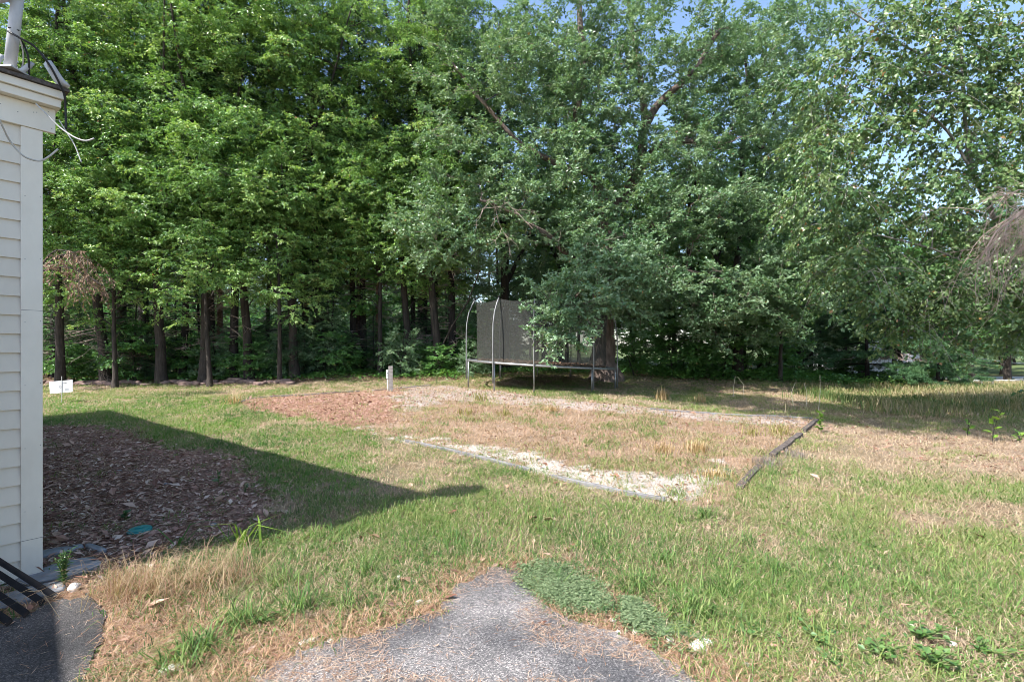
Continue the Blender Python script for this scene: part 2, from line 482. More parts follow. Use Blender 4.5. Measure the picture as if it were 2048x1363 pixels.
HC = np.array([-3.13, 3.41]); HD = np.array([.6, .8]); HN = np.array([.8, -.6]); HB = np.array([-.8, .6])
def in_house(x, y):
    s = -((x - HC[0]) * HD[0] + (y - HC[1]) * HD[1]); v = (x - HC[0]) * HB[0] + (y - HC[1]) * HB[1]
    return (s > -.02) & (s < .9) & (v > -.02)

rs = np.random.RandomState(11)
GREENS = [(.04, .105, .03), (.075, .16, .04), (.13, .225, .055), (.20, .275, .075), (.32, .34, .13), (.48, .40, .25)]
STRAW = [(.25, .175, .11), (.40, .30, .20), (.54, .42, .30), (.66, .55, .42)]

def lawn():
    Vs, Ts, Cs = [], [], []; nv = 0
    # tufts
    n = 115000
    x, y = sample_xy(rs, n, 2.25, 27)
    R, px, py, z0 = regions(x, y, .22)
    dens = .46 + 1.9 * (fbm(x, y, 1.1, 60, 4) - .5)
    dens = dens + .9 * (fbm(x, y, 4.0, 70, 2) - .5)
    dens -= .11 * S(x / y, .05, .6)
    dens += .10 * S(-y, -7.5, -5) - .10 * S(x, 2.5, 5)
    dens[R['bed']] = .11 + 1.2 * (fbm(x, y, 1.8, 66, 3)[R['bed']] - .47)
    dens[R['grv']] = .05; dens[R['mul']] = .02; dens[R['snd']] = .10
    dens[R['ndl']] *= .22
    dens[R['litL']] = .015; dens[R['litR']] *= .25; dens[R['cov']] = 0
    green_strip = (py > 796) & (py < 1000) & (px < 760) & ~R['bed'] & ~R['litL']
    dens[green_strip] += .5
    dens[R['wood']] *= .25
    dens[R['field']] *= .8
    dens[R['aspR'] | R['aspL'] | in_house(x, y)] = 0
    k = rs.rand(n) < dens
    x, y, px, py, strip = x[k], y[k], px[k], py[k], green_strip[k]
    bed = R['bed'][k]
    m = 13
    n = len(x)
    size = rs.lognormal(0, .40, n) * (.025 + .027 * fbm(x, y, .7, 80, 2)) * (1 + .2 * S(y, 2, 5))
    size[strip] *= .9
    # greener to the left and near the mid lawn, drier right
    g = .50 + .10 * rs.randn(n) - .55 * (fbm(x, y, .8, 90, 3) - .5) + .16 * S(x / y, .1, .8)
    g = g - .14 * S(y, 6, 3)
    g[strip] -= .12
    g[bed] += .04
    xb = np.repeat(x, m) + rs.randn(n * m) * np.repeat(.022 + size * .6, m)
    yb = np.repeat(y, m) + rs.randn(n * m) * np.repeat(.022 + size * .6, m)
    zb = zg(xb, yb) - .004
    h = np.repeat(size, m) * rs.uniform(.5, 1.5, n * m)
    wd = rs.uniform(.0028, .0065, n * m) * (1 + .07 * np.maximum(yb - 3, 0))
    az = rs.uniform(0, 2 * pi, n * m); lean = rs.uniform(.3, 2.0, n * m).clip(0, 1.9)
    t = ramp(GREENS, np.repeat(g, m) + rs.randn(n * m) * .13)
    t[np.repeat(strip, m)] *= np.array([.95, 1.15, .8])
    V, T, C = blades(np.stack([xb, yb, zb], -1), h, wd, az, lean, t)
    return mesh_np("lawn_grass", V, [T], M['grass'], C)
tag(link("lawn_grass", lawn()), "short patchy green lawn grass growing in tufts around the asphalt", "grass", kind="stuff")

def small_weeds():
    n = 120000
    x, y = sample_xy(rs, n, 2.2, 11)
    R, px, py, z0 = regions(x, y, .22)
    d = (3.2 * (fbm(x, y, 1.6, 161, 4) - .50)).clip(.03, .9)
    for q in ('bed', 'litL', 'ndl', 'litR', 'cov'): d[R[q]] *= .08
    d[R['aspR'] | R['aspL'] | in_house(x, y)] = 0
    k = rs.rand(n) < d
    x, y = x[k], y[k]; n = len(x)
    dv, _ = rot_basis(rs.uniform(0, 6.3, n)); dv = unit(dv + np.stack([0 * x, 0 * x, rs.uniform(-.2, .5, n)], -1))
    nr = unit(np.array([0, 0, 1.0]) + rs.randn(n, 3) * .4)
    ln = rs.uniform(.010, .026, n); t = ramp([(.05, .12, .035), (.09, .19, .05), (.16, .27, .075), (.25, .33, .11)], rs.rand(n))
    V, T, C = kites(np.stack([x, y, zg(x, y) + rs.uniform(.005, .04, n)], -1), dv, nr, ln, ln * rs.uniform(.45, .9, n), t, .08)
    return mesh_np("lawn_weeds", V, [T], M['grass'], C)
tag(link("lawn_weeds", small_weeds()), "clover and other tiny round leaves growing through the lawn grass", "weeds", kind="stuff")

def dry():
    n = 480000
    x, y = sample_xy(rs, n, 2.2, 24)
    R, px, py, z0 = regions(x, y, .22)
    d = .55 + .8 * (fbm(x, y, 1.1, 61, 3) - .5)
    d[R['bed']] = .42; d[R['grv'] | R['mul']] = .25; d[R['snd']] = .10
    d[R['litL']] = .06; d[R['wood']] *= .3; d[R['cov']] = 0
    d[R['aspR'] | R['aspL'] | in_house(x, y)] = 0
    k = rs.rand(n) < d
    x, y, R_b, R_n = x[k], y[k], R['bed'][k], R['ndl'][k]
    n = len(x)
    h = rs.uniform(.02, .075, n) * np.where(R_b, 1.5, 1); wd = rs.uniform(.002, .005, n) * (1 + .14 * np.maximum(y - 3, 0))
    az = rs.uniform(0, 2 * pi, n); lean = rs.uniform(.6, 2.6, n)
    t = ramp(STRAW, rs.rand(n) * .8 + .3 * (fbm(x, y, 2, 33, 2) - .3))
    t[R_b] *= np.array([.86, .78, .74])
    t[R_n] *= np.array([1.0, .85, .76])
    V, T, C = blades(np.stack([x, y, zg(x, y)], -1), h, wd, az, lean.clip(0, 2), t)
    return mesh_np("dry_grass", V, [T], M['grass'], C)
tag(link("dry_grass", dry()), "straw coloured dead grass thatch between the green tufts", "dry grass", kind="stuff")

def needles():
    n = 150000
    x, y = sample_xy(rs, n, 2.0, 7, -1.0, 1.0)
    R, px, py, z0 = regions(x, y, .22)
    d = np.zeros(n) + .04; d[R['ndl']] = .9; d[R['litL']] = .2; d[R['aspR'] | R['aspL']] = .03
    dr = dist_poly(ASPH_R[:-2], px, py)
    e = (R['aspR']) & (dr < 34 + 90 * (noise(x, y, 4, 5) - .5)); d[e] = .6
    cl = R['aspR'] & (noise(x, y, 2.2, 12) > .80); d[cl] += .15
    d[in_house(x, y)] = 0
    k = rs.rand(n) < d
    x, y = x[k], y[k]; asp = (R['aspR'] | R['aspL'])[k]
    n = len(x); az = rs.uniform(0, 2 * pi, n)
    dv, sv = rot_basis(az); dv = unit(dv + np.stack([0 * az, 0 * az, rs.uniform(-.05, .22, n)], -1))
    z = np.where(asp, .018, zg(x, y) + rs.uniform(.002, .02, n))
    c = np.stack([x, y, z], -1)
    t = ramp([(.20, .11, .07), (.36, .21, .135), (.48, .34, .24), (.60, .49, .38)], rs.rand(n))
    V, T, C = kites(c, dv, np.tile([0, 0, 1.0], (n, 1)), rs.uniform(.03, .085, n), rs.uniform(.0018, .0034, n), t, 0)
    return mesh_np("pine_needle_litter", V, [T], M['dead'], C)
tag(link("pine_needle_litter", needles()), "orange brown fallen pine needles along the asphalt edges", "needles", kind="stuff")

def litter():
    n = 420000
    x, y = sample_xy(rs, n, 2.4, 22, -1.15, 1.15)
    R, px, py, z0 = regions(x, y, .22)
    d = np.zeros(n) + .03
    d[R['litL']] = .95; d[R['litR']] = .16; d[R['mul']] = .7; d[R['grv']] = .2; d[R['wood']] = .45; d[R['bed'] & ~R['mul']] += .05; d[R['ndl']] = .05
    d[R['aspR'] | R['aspL']] = .002
    tramp = np.hypot((x - .9) / 2.6, (y - 15.8) / 1.6) < 1; d[tramp & ~R['bed']] = .35
    d[in_house(x, y)] = 0
    tg0 = gpt(279, 1064); d[np.hypot(x - tg0[0], y - tg0[1]) < .10] = 0
    k = rs.rand(n) < d
    x, y, mul, lit = x[k], y[k], R['mul'][k], R['litL'][k]
    n = len(x)
    az = rs.uniform(0, 2 * pi, n); dv, sv = rot_basis(az)
    tilt = rs.randn(n) * .3
    dv = unit(dv + np.array([0, 0, 1.0]) * tilt[:, None])
    nr = unit(np.array([0, 0, 1.0]) + rs.randn(n, 3) * .35)
    chip = rs.rand(n) < .55
    ln = np.where(chip, rs.lognormal(-3.6, .5, n).clip(.01, .12), rs.lognormal(-3.1, .4, n).clip(.02, .13)); wd = np.where(chip, rs.uniform(.003, .011, n), ln * rs.uniform(.35, .6, n))
    wd *= 1 + .03 * np.maximum(y - 6, 0)
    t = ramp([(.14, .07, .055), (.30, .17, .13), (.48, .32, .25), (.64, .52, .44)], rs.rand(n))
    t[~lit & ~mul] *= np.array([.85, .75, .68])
    t[mul] *= np.array([.95, .85, .85])
    c = np.stack([x, y, zg(x, y) + rs.uniform(.003, .02, n)], -1)
    V, T, C = kites(c, dv, nr, ln, wd, t, .1)
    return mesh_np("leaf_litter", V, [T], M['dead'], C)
tag(link("leaf_litter", litter()), "brown leaf and bark litter lying on the bed by the house and under the trees", "leaf litter", kind="stuff")

def gravel():
    n = 115000
    x, y = sample_xy(rs, n, 4.0, 18, -.7, .7)
    R, px, py, z0 = regions(x, y, .22)
    d = np.zeros(n); d[R['bed']] = .12; d[R['grv']] = .6; d[R['snd']] = .45; d[R['mul']] = .15
    k = rs.rand(n) < d
    x, y = x[k], y[k]; n = len(x)
    r = rs.uniform(.003, .009, n) * (1 + .05 * y)
    o = np.array([(1, 0, 0), (0, 1, 0), (-1, 0, 0), (0, -1, 0), (0, 0, .8)])
    jit = rs.uniform(.6, 1.3, (n, 5, 1))
    V = np.stack([x, y, zg(x, y) - .002], -1)[:, None, :] + o[None] * jit * r[:, None, None]
    kk = np.arange(n)[:, None] * 5
    T = np.stack([kk + [0, 1, 4], kk + [1, 2, 4], kk + [2, 3, 4], kk + [3, 0, 4]], 1).reshape(-1, 3)
    t = ramp([(.20, .18, .17), (.36, .33, .31), (.54, .50, .47)], rs.rand(n))
    return mesh_np("gravel", V.reshape(-1, 3), [T], M['dead'], np.repeat(t, 4, 0))
tag(link("gravel", gravel()), "pale gravel and sand scattered in the edged bed", "gravel", kind="stuff")

def tall():
    n = 115000
    x, y = sample_xy(rs, n, 10.5, 27, .45, 1.2, 1.0)
    u = x / y
    d = S(y, 10.5 + 5 * S(u, .75, .5), 15) * (1 - S(y, 20, 23)) * (.25 + 1.5 * fbm(x, y, .6, 71, 3)) * S(u, .52, .66)
    k = rs.rand(n) < d * .75
    x, y = x[k], y[k]; n = len(x)
    h = rs.uniform(.10, .36, n) * (.4 + fbm(x, y, .5, 72, 2)) * .9
    t = ramp([(.08, .15, .04), (.17, .21, .07), (.34, .29, .15), (.50, .40, .25)], rs.rand(n) * .75 + 1.1 * (fbm(x, y, .9, 73, 3) - .5) + .12 * S(x / y, .65, .9))
    V, T, C = blades(np.stack([x, y, zg(x, y)], -1), h, rs.uniform(.01, .02, n), rs.uniform(0, 6.3, n), rs.uniform(.1, .8, n), t)
    return mesh_np("tall_meadow_grass", V, [T], M['grass'], C)
tag(link("tall_meadow_grass", tall()), "tall tan and yellow meadow grass in the field at right", "tall grass", kind="stuff")

def coverpatch(poly, seed):
    r = np.random.RandomState(seed)
    n = 30000
    c = np.array([gpt(*p)[:2] for p in poly]); lo, hi = c.min(0) - .1, c.max(0) + .1
    x = r.uniform(lo[0], hi[0], n); y = r.uniform(lo[1], hi[1], n)
    px, py = proj(x, y, zg(x, y))
    nx = fbm(x, y, 6, 3, 3) - .5
    k = inside(poly, px + nx * 130 + r.randn(n) * 9, py + nx * 90 + r.randn(n) * 7) & (r.rand(n) < .35 + .9 * noise(x, y, 12, 4))
    x, y = x[k], y[k]; n = len(x)
    cx, cy = x.mean(), y.mean()
    az = r.uniform(0, 6.3, n); dv, _ = rot_basis(az)
    nr = unit(np.array([0, 0, 1.0]) + r.randn(n, 3) * .4)
    z = .012 + .028 * r.rand(n) * (.4 + noise(x, y, 5, 9))
    t = ramp([(.10, .15, .07), (.17, .235, .115), (.26, .33, .18)], r.rand(n))
    V, T, C = kites(np.stack([x - cx, y - cy, z], -1), dv, nr, r.uniform(.012, .022, n), r.uniform(.009, .016, n), t, .1)
    return mesh_np("ground_cover_patch", V, [T], M['grass'], C), (cx, cy, 0)
for poly, sd_, lab in ((COVER_A, 5, "low blue green creeping ground cover spreading over the tip of the asphalt"),
                       (COVER_B, 6, "smaller oval creeping ground cover mat nearer the white stones")):
    me, loc = coverpatch(poly, sd_)
    o = tag(link("ground_cover_patch", me), lab, "ground cover"); o.location = loc

# ------------------------------------------------------------------ tree growing
class Grower:
    def __init__(s, seed, style):
        s.r = np.random.RandomState(seed); s.st = style
        s.tubes = []; s.sk = []; s.tw = []; s.dead = []
    def limb(s, pts, r0, r1, k=9, wob=.05):
        pts = np.asarray(pts, float)
        n = len(pts)
        t = np.linspace(0, n - 1, max(6, (n - 1) * 5))
        q = np.stack([np.interp(t, np.arange(n), pts[:, a]) for a in range(3)], -1)
        # smooth and roughen
        for _ in range(2): q[1:-1] = .25 * q[:-2] + .5 * q[1:-1] + .25 * q[2:]
        q[1:-1] += s.r.randn(len(q) - 2, 3) * wob * (r0 + .03)
        r = r0 + (r1 - r0) * np.linspace(0, 1, len(q)) ** .8
        s.tubes.append((q, r, k)); s.sk.append(np.concatenate([q, r[:, None]], 1))
        return q
    def crown(s, ells, nb, zmin=None):
        """ells: (cx,cy,cz,rx,ry,rz,weight)"""
        st = s.st; r = s.r
        wts = np.array([e[6] for e in ells], float); wts /= wts.sum()
        tg = []
        for _ in range(nb):
            e = ells[r.choice(len(ells), p=wts)]
            v = unit(r.randn(3)); rad = r.uniform(st.get('rin', .35), 1) ** .7
            tg.append(np.array(e[:3]) + v * rad * np.array(e[3:6]))
        ax = s.sk[0][:, :3].mean(0)
        tg.sort(key=lambda p: np.hypot(*(p - ax)[:2]))
        for T in tg:
            sk = np.concatenate(s.sk)
            dd = T - sk[:, :3]
            dh = np.hypot(dd[:, 0], dd[:, 1]); d = np.linalg.norm(dd, axis=1)
            cost = d + 1.6 * np.maximum(0, sk[:, 2] - T[2] + st.get('rise', .3) * dh) - 2.0 * np.minimum(sk[:, 3], .1)
            cost[d < .25] += 5
            i = np.argmin(cost); p0 = sk[i, :3]; L = d[i]
            c = p0 + (T - p0) * .5 + np.array([0, 0, st.get('arch', .12) * L]) + r.randn(3) * .07 * L
            t = np.linspace(0, 1, max(5, int(L / .35) + 3))[:, None]
            q = (1 - t) ** 2 * p0 + 2 * t * (1 - t) * c + t * t * T
            q[1:] += r.randn(len(q) - 1, 3) * .025 * min(L, 1.5)
            r0 = min(sk[i, 3] * .75, .012 + .011 * L)
            rr = r0 * (1 - .75 * t[:, 0])
            s.tubes.append((q, rr, 5)); s.sk.append(np.concatenate([q[1:], rr[1:, None]], 1))
            s.branchlets(q)
    def branchlets(s, q):
        st = s.st; r = s.r
        L = np.linalg.norm(np.diff(q, axis=0), axis=1).sum()
        use = min(L * .75, st.get('leafy', 2.2))
        n = max(3, int(use * st.get('bd', 6)))
        tt = 1 - (use / max(L, .01)) * np.sort(r.rand(n))[::-1]
        tang = unit(q[-1] - q[0]); side0 = np.cross(tang, [0, 0, 1.0]); side0 = side0 / (np.linalg.norm(side0) + 1e-6)
        for k, t in enumerate(tt):
            f = t * (len(q) - 1); i = min(int(f), len(q) - 2)
            p = q[i] + (q[i + 1] - q[i]) * (f - i)
            sg = 1 if k % 2 else -1
            flat = st.get('flat', .3)
            d = unit(tang * r.uniform(.3, 1) + side0 * sg * r.uniform(.4, 1.1) + np.array([0, 0, 1]) * r.randn() * (1 - flat) * .6 + np.array([0, 0, st.get('up', .05)]))
            l = st.get('bl', .8) * r.uniform(.55, 1.2) * (1.15 - .5 * (t - tt[0]))
            dr = st.get('droop', .25)
            m = 5
            u = np.linspace(0, 1, m)[:, None]
            b = p + d * l * u + np.array([0, 0, -1]) * dr * l * u * u
            s.tubes.append((b, np.linspace(.007, .003, m) * st.get('tw', 1), 3))
            tn = st.get('tn', 6)
            u = r.uniform(.15, 1, tn)[:, None]
            bp = p + d * l * u + np.array([0, 0, -1]) * dr * l * u * u
            bt = unit(d + np.array([0, 0, -2]) * dr * u)
            sd = unit(np.cross(bt, [0, 0, 1.0]))
            sgn = r.choice([-1, 1], tn)[:, None]
            td = unit(bt * .8 + sd * sgn * .9 + r.randn(tn, 3) * (1 - flat) * .5)
            tl = st.get('tl', .3) * r.uniform(.5, 1.2, tn)
            cl = np.full(tn, r.randn())
            s.tw.append(np.concatenate([bp, td, tl[:, None], cl[:, None]], 1))
    def leaves(s, keep=None):
        st = s.st; r = s.r
        tw = np.concatenate(s.tw); k = st.get('ln', 8)
        n = len(tw)
        tw = np.repeat(tw, k, 0); N = len(tw)
        u = r.rand(N)[:, None]
        bp, td, tl, cl = tw[:, :3], tw[:, 3:6], tw[:, 6:7], tw[:, 7]
        dr = st.get('droop', .25)
        pos = bp + td * tl * u + np.array([0, 0, -1]) * tl * u * u * dr * .6
        sd = unit(np.cross(td, np.array([0, 0, 1.0])) + 1e-4)
        sg = r.choice([-1, 1], N)[:, None]
        hang = st.get('hang', .3); rnd = st.get('rnd', .35)
        d = unit(td * .6 + sd * sg * .8 + np.array([0, 0, -1]) * hang + r.randn(N, 3) * rnd)
        ctr = s.sk[0][:, :2].mean(0)
        outw = np.concatenate([pos[:, :2] - ctr, np.zeros((N, 1))], 1); outw = unit(outw)
        nr = unit(np.array([0, 0, 1.0]) * st.get('nup', 1) + outw * st.get('nout', .6) + r.randn(N, 3) * st.get('nrnd', .45))
        nr = unit(nr - d * (nr * d).sum(1)[:, None])
        ln = st['leaf'] * r.uniform(.65, 1.2, N); wd = ln * st.get('asp', .5) * r.uniform(.8, 1.15, N)
        t = .5 + .16 * cl + .17 * r.randn(N)
        c = ramp(st['cols'], t)
        odd = r.rand(N) < st.get('odd', .01)
        c[odd] = np.array(st.get('oddc', (.30, .22, .05))) * r.uniform(.7, 1.2, (odd.sum(), 1))
        if keep is not None:
            m = keep(pos)
            pos, d, nr, ln, wd, c = pos[m], d[m], nr[m], ln[m], wd[m], c[m]
        return kites(pos, d, nr, ln, wd, c, st.get('fold', .1))
    def wood(s):
        V, Q = [], []; n = 0
        for q, rr, k in s.tubes:
            v, f = tube_np(q, np.asarray(rr), k); V.append(v); Q.append(f + n); n += len(v)
        return np.concatenate(V), np.concatenate(Q)
    def meshes(s, nm, bark, leafm, keep=None):
        V, Q = s.wood()
        tm = mesh_np(nm + "_trunk", V, [Q], bark, smooth=True)
        if not s.tw: return tm, None
        V, T, C = s.leaves(keep)
        return tm, mesh_np(nm + "_crown", V, [T], leafm, C)

def plant_tree(name, meshes, loc, label, cat="tree", group=None, rz=0, sc_=1.0, bark=None):
    e = empty(name, loc, label, cat, group, rz)
    e.scale = (sc_, sc_, sc_) if np.isscalar(sc_) else sc_
    t = link("trunk", meshes[0], parent=e)
    if bark is not None:
        pass
    if meshes[1] is not None: link("crown", meshes[1], parent=e)
    if len(meshes) > 2: link("dead_branches", meshes[2], parent=e)
    return e
def trunk_line(h, r, lean=(0, 0), wob=.12, rs_=None, n=7):
    z = np.linspace(-.25, h, n)
    t = (z / h).clip(0)
    return np.stack([lean[0] * t + wob * rs_.randn(n) * t, lean[1] * t + wob * rs_.randn(n) * t, z], -1)
def flare(g, base_r, k=12):
    """root flare ring at the trunk foot"""
    q, rr, kk = g.tubes[0]
    z = q[:, 2]; rr = np.asarray(rr).copy()
    rr += base_r * .55 * np.exp(-np.maximum(z, 0) / .22) * (z < 1.2)
    g.tubes[0] = (q, rr, k)

BEECH = dict(leaf=.095, asp=.44, flat=.3, droop=.3, hang=.5, bd=7.5, bl=.7, tn=8, tl=.36, ln=12, arch=.16, rise=.45, rin=.15, leafy=2.6, nrnd=.8, rnd=.45,
             cols=[(.07, .17, .045), (.12, .26, .065), (.19, .35, .09), (.29, .45, .125), (.42, .54, .19)], odd=.006, oddc=(.35, .20, .08))
OAK = dict(leaf=.10, asp=.55, flat=.15, droop=.12, hang=.05, bd=8.0, bl=.75, tn=8, tl=.30, ln=11, arch=.15, rise=.2, rin=.35, leafy=2.4, nrnd=.8, rnd=.6,
           cols=[(.08, .175, .075), (.135, .25, .12), (.21, .33, .18), (.32, .43, .28)], odd=.004, oddc=(.28, .18, .06))
BIRCH = dict(leaf=.085, asp=.72, flat=.3, droop=.7, hang=.9, bd=6.0, bl=.8, tn=7, tl=.34, ln=9, arch=.2, rise=.3, rin=.25, leafy=2.4, nup=.1, nrnd=1,
             cols=[(.045, .115, .04), (.085, .175, .055), (.15, .24, .08), (.25, .33, .13)], odd=.012, oddc=(.30, .18, .07))
MAPLE = dict(leaf=.12, asp=.8, flat=.5, droop=.2, hang=.25, bd=6, bl=.8, tn=7, tl=.34, ln=8, arch=.12, rise=.3, rin=.35, leafy=2.4, nrnd=.6,
             cols=[(.05, .15, .035), (.085, .23, .055), (.14, .31, .08), (.22, .39, .11)], odd=.006)
HEML = dict(leaf=.10, asp=.22, flat=.9, droop=.45, hang=.3, bd=6, bl=.7, tn=7, tl=.34, ln=7, arch=.0, rise=-.1, rin=.3, leafy=2.2, nrnd=.3,
            cols=[(.03, .075, .03), (.05, .115, .045), (.075, .155, .055)], odd=.01, oddc=(.16, .10, .06))
PINE = dict(leaf=.13, asp=.075, flat=.8, droop=-.05, hang=-.35, bd=7, bl=.55, tn=8, tl=.14, ln=22, arch=-.05, rise=.0, rin=.3, leafy=1.7, nup=.3, nrnd=1, rnd=.75,
            cols=[(.06, .14, .065), (.09, .19, .085), (.14, .26, .11)], odd=.004)

# prototypes (each a unique mesh pair)
def proto_broad(seed, style, h, cb, R, nb, r0=.16, forks=2, nm="broad", bark='bark', keep=None):
    g = Grower(seed, style)
    q = g.limb(trunk_line(h * .92, r0, (g.r.randn() * .5, g.r.randn() * .5), .12, g.r), r0, r0 * .2)
    flare(g, r0)
    for a in range(forks):
        z0 = g.r.uniform(cb + .6, h * .5); az = g.r.uniform(0, 6.3); l = R * .8
        g.limb([(0, 0, z0), (cos(az) * l * .4, sin(az) * l * .4, z0 + h * .14), (cos(az) * l * .7, sin(az) * l * .7, z0 + h * .32)], r0 * .5, r0 * .12, 6)
    zc = (cb + h) / 2
    ells = [(0, 0, zc, R * .8, R * .8, (h - cb) / 2, 1.4), (0, 0, cb + (h - cb) * .28, R, R, (h - cb) * .28, 1.0), (0, 0, cb + (h - cb) * .65, R * .75, R * .75, (h - cb) * .3, .5)]
    g.crown(ells, nb)
    return g.meshes(nm, M[bark], M['leaf'], keep)
def proto_conifer(seed, style, h, cb, R, r0=.2, dead=26, nm="conifer", bark='bark_dark', per=.42, mat='needle'):
    dead = int(dead * 1.5)
    g = Grower(seed, style); r = g.r
    g.limb(trunk_line(h, r0, (r.randn() * .3, r.randn() * .3), .05, r, 6), r0, .03, 10, .03)
    flare(g, r0 * .8)
    for k in range(dead):      # dead lower limbs
        z = r.uniform(1.0, cb + 1.0); az = r.uniform(0, 6.3); l = r.uniform(.5, 1.9)
        q = np.array([(0, 0, z), (cos(az) * l * .5, sin(az) * l * .5, z + .02 * l), (cos(az + .15) * l, sin(az + .15) * l, z - .14 * l)])
        g.dead.append((q, np.array([.018, .012, .005]), 4))
        for j in range(9):
            p = q[1] + (q[2] - q[1]) * r.rand(); d = unit(r.randn(3) * [1, 1, .5]) * r.uniform(.15, .5)
            g.dead.append((np.array([p, p + d * .5 + [0, 0, -.01], p + d]), np.array([.007, .005, .003]), 3))
    z = cb
    while z < h - .3:
        f = (z - cb) / (h - cb)
        rad = R * (1 - f ** 1.4) * min(1, .55 + f * 2.5) + .25
        for a in range(4):
            az = r.uniform(0, 6.3); l = rad * r.uniform(.6, 1.1)
            m = max(5, int(l / .3))
            t = np.linspace(0, 1, m)[:, None]
            q = np.array([0, 0, z]) + np.array([cos(az), sin(az), 0]) * l * t + np.array([0, 0, 1]) * (.12 * l * t - .34 * l * t * t)
            g.tubes.append((q, np.linspace(.03, .006, m), 4)); g.branchlets(q)
        z += per * r.uniform(.6, 1.4)
    tm, cm = g.meshes(nm, M[bark], M[mat])
    g.tubes = g.dead
    V, Q = g.wood()
    return tm, cm, mesh_np(nm + '_dead', V, [Q], M['deadwood'], smooth=True)

B1 = proto_broad(101, BEECH, 16.5, 3.1, 3.3, 230, .17, nm="beech_a")
B2 = proto_broad(102, BEECH, 15.5, 2.9, 3.6, 235, .15, nm="beech_b")
B3 = proto_broad(103, BEECH, 10, 2.6, 2.4, 85, .10, nm="beech_c")
MA = proto_broad(104, MAPLE, 11, 1.8, 3.0, 90, .13, nm="maple")
OB = proto_broad(105, OAK, 15.5, 1.6, 3.8, 190, .22, nm="oak_b")
SH = proto_broad(106, MAPLE, 3.0, .25, 1.5, 40, .04, 4, nm="shrub")
SO = proto_broad(107, OAK, 3.6, .3, 1.7, 45, .05, 4, nm="oak_sapling")
C1 = proto_conifer(111, HEML, 19, 8.0, 2.6, .17, 34, nm="hemlock_a")
C2 = proto_conifer(112, HEML, 17, 8.5, 2.2, .14, 40, nm="hemlock_b")
C3 = proto_conifer(113, HEML, 6.5, .7, 1.7, .07, 12, nm="hemlock_c", per=.3)
CR = proto_conifer(114, HEML, 18, 6.5, 2.0, .17, 30, nm="pine_red", bark='bark_red')
WP = proto_conifer(115, PINE, 5.2, .35, 2.4, .09, 4, nm="white_pine", per=.42)
WT = proto_conifer(116, PINE, 18.5, 8.0, 3.0, .24, 20, nm="tall_pine", per=.9)

def base(px, Y):
    x = (px - 1024) / F * Y
    return (x, Y, float(ground_smooth(x, Y)) - .03)
fr = np.random.RandomState(21)
# conifers of the front row at left: (px, depth, proto, scale, label)
front = [
 (104, 18.2, C2, .75, "thin straight dark trunk just behind the white blank sign"),
 (131, 19.0, CR, .95, "reddish sunlit pine trunk directly above the white blank sign"),
 (240, 17.8, C1, 1.08, "thick dark leaning conifer trunk left of the vine covered bush"),
 (290, 20.5, C2, .8, "slim dark conifer seen between the thick leaning trunk and the vine bush"),
 (366, 17.4, C2, .95, "straight dark conifer trunk next right of the curved pale beech trunk"),
 (424, 18.2, C1, .95, "thick straight dark conifer trunk left of the pair behind the lawn edge"),
 (441, 18.6, CR, .75, "thin reddish trunk close beside the thick straight dark trunk"),
 (466, 17.0, C1, .9, "tall dark conifer trunk with grey sunlit side nearest the lawn edge"),
 (533, 21.0, C2, .75, "narrow dark trunk standing back between two spruces"),
 (563, 20.0, C2, .7, "pencil thin dark conifer left of the low spruce thicket"),
 (612, 19.6, CR, .7, "thin reddish trunk among the low dark spruces"),
 (636, 19.5, C2, .7, "thin black trunk right of the reddish one among spruces"),
 (708, 18.9, C1, .8, "left trunk of the close dark pair left of the electric post"),
 (728, 19.1, C1, .85, "right trunk of the close dark pair left of the electric post"),
 (756, 19.3, CR, .65, "slim pinkish trunk just left of the electric post"),
 (826, 20.2, C2, .85, "dark trunk with blotched bark right of the electric post"),
 (868, 19.2, C1, .9, "dark trunk left of the leaning pole like stem behind the trampoline"),
 (906, 18.8, C1, .95, "stout black trunk nearest the left side of the trampoline"),
]
for px, Y, pr, s_, lab in front:
    plant_tree("conifer_tree", pr, base(px, Y + .6), lab, "tree", "conifers in the front row of the woods", fr.uniform(0, 6.3), s_)
# beeches and maples that carry the bright foliage
leafy = [
 (120, 16.4, B2, .92, "yellow green beech rising behind the corner of the house"),
 (325, 16.8, B1, 1.0, "bright green beech with a curved pale trunk beside the vine bush"),
 (500, 17.4, B2, 1.05, "bright yellow green beech left of centre with a dark bent trunk"),
 (640, 18.6, B1, 1.0, "tall pale green beech rising above the low spruce thicket"),
 (560, 16.6, B3, .78, "small layered beech hanging over the low spruce thicket"),
 (230, 15.9, B3, .80, "small layered beech in front of the thick leaning trunk"),
 (420, 16.0, B3, .80, "small layered beech in front of the straight dark trunks"),
 (760, 18.4, B3, 1.0, "green beech with low boughs just left of the electric post"),
 (880, 18.6, B1, .95, "slender leaning beech behind the left edge of the trampoline"),
 (715, 19.8, MA, 1.0, "dark green maple filling the gap above the close dark pair"),
 (20, 15.5, B1, .9, "beech rising directly behind the roof and antenna mast"),
 (410, 17.0, B1, 1.02, "tall yellow green beech above the straight dark trunks"),
 (590, 17.6, B2, 1.08, "widest yellow green beech left of centre above the spruces"),
 (820, 19.2, B2, 1.0, "green beech filling the gap left of the big oak crown"),
 (215, 16.8, B1, .96, "tall beech above the thick dark leaning conifer trunk"),
]
for px, Y, pr, s_, lab in leafy:
    plant_tree("beech_tree" if pr is not MA else "maple_tree", pr, base(px, Y), lab, "tree", None, fr.uniform(0, 6.3), s_)
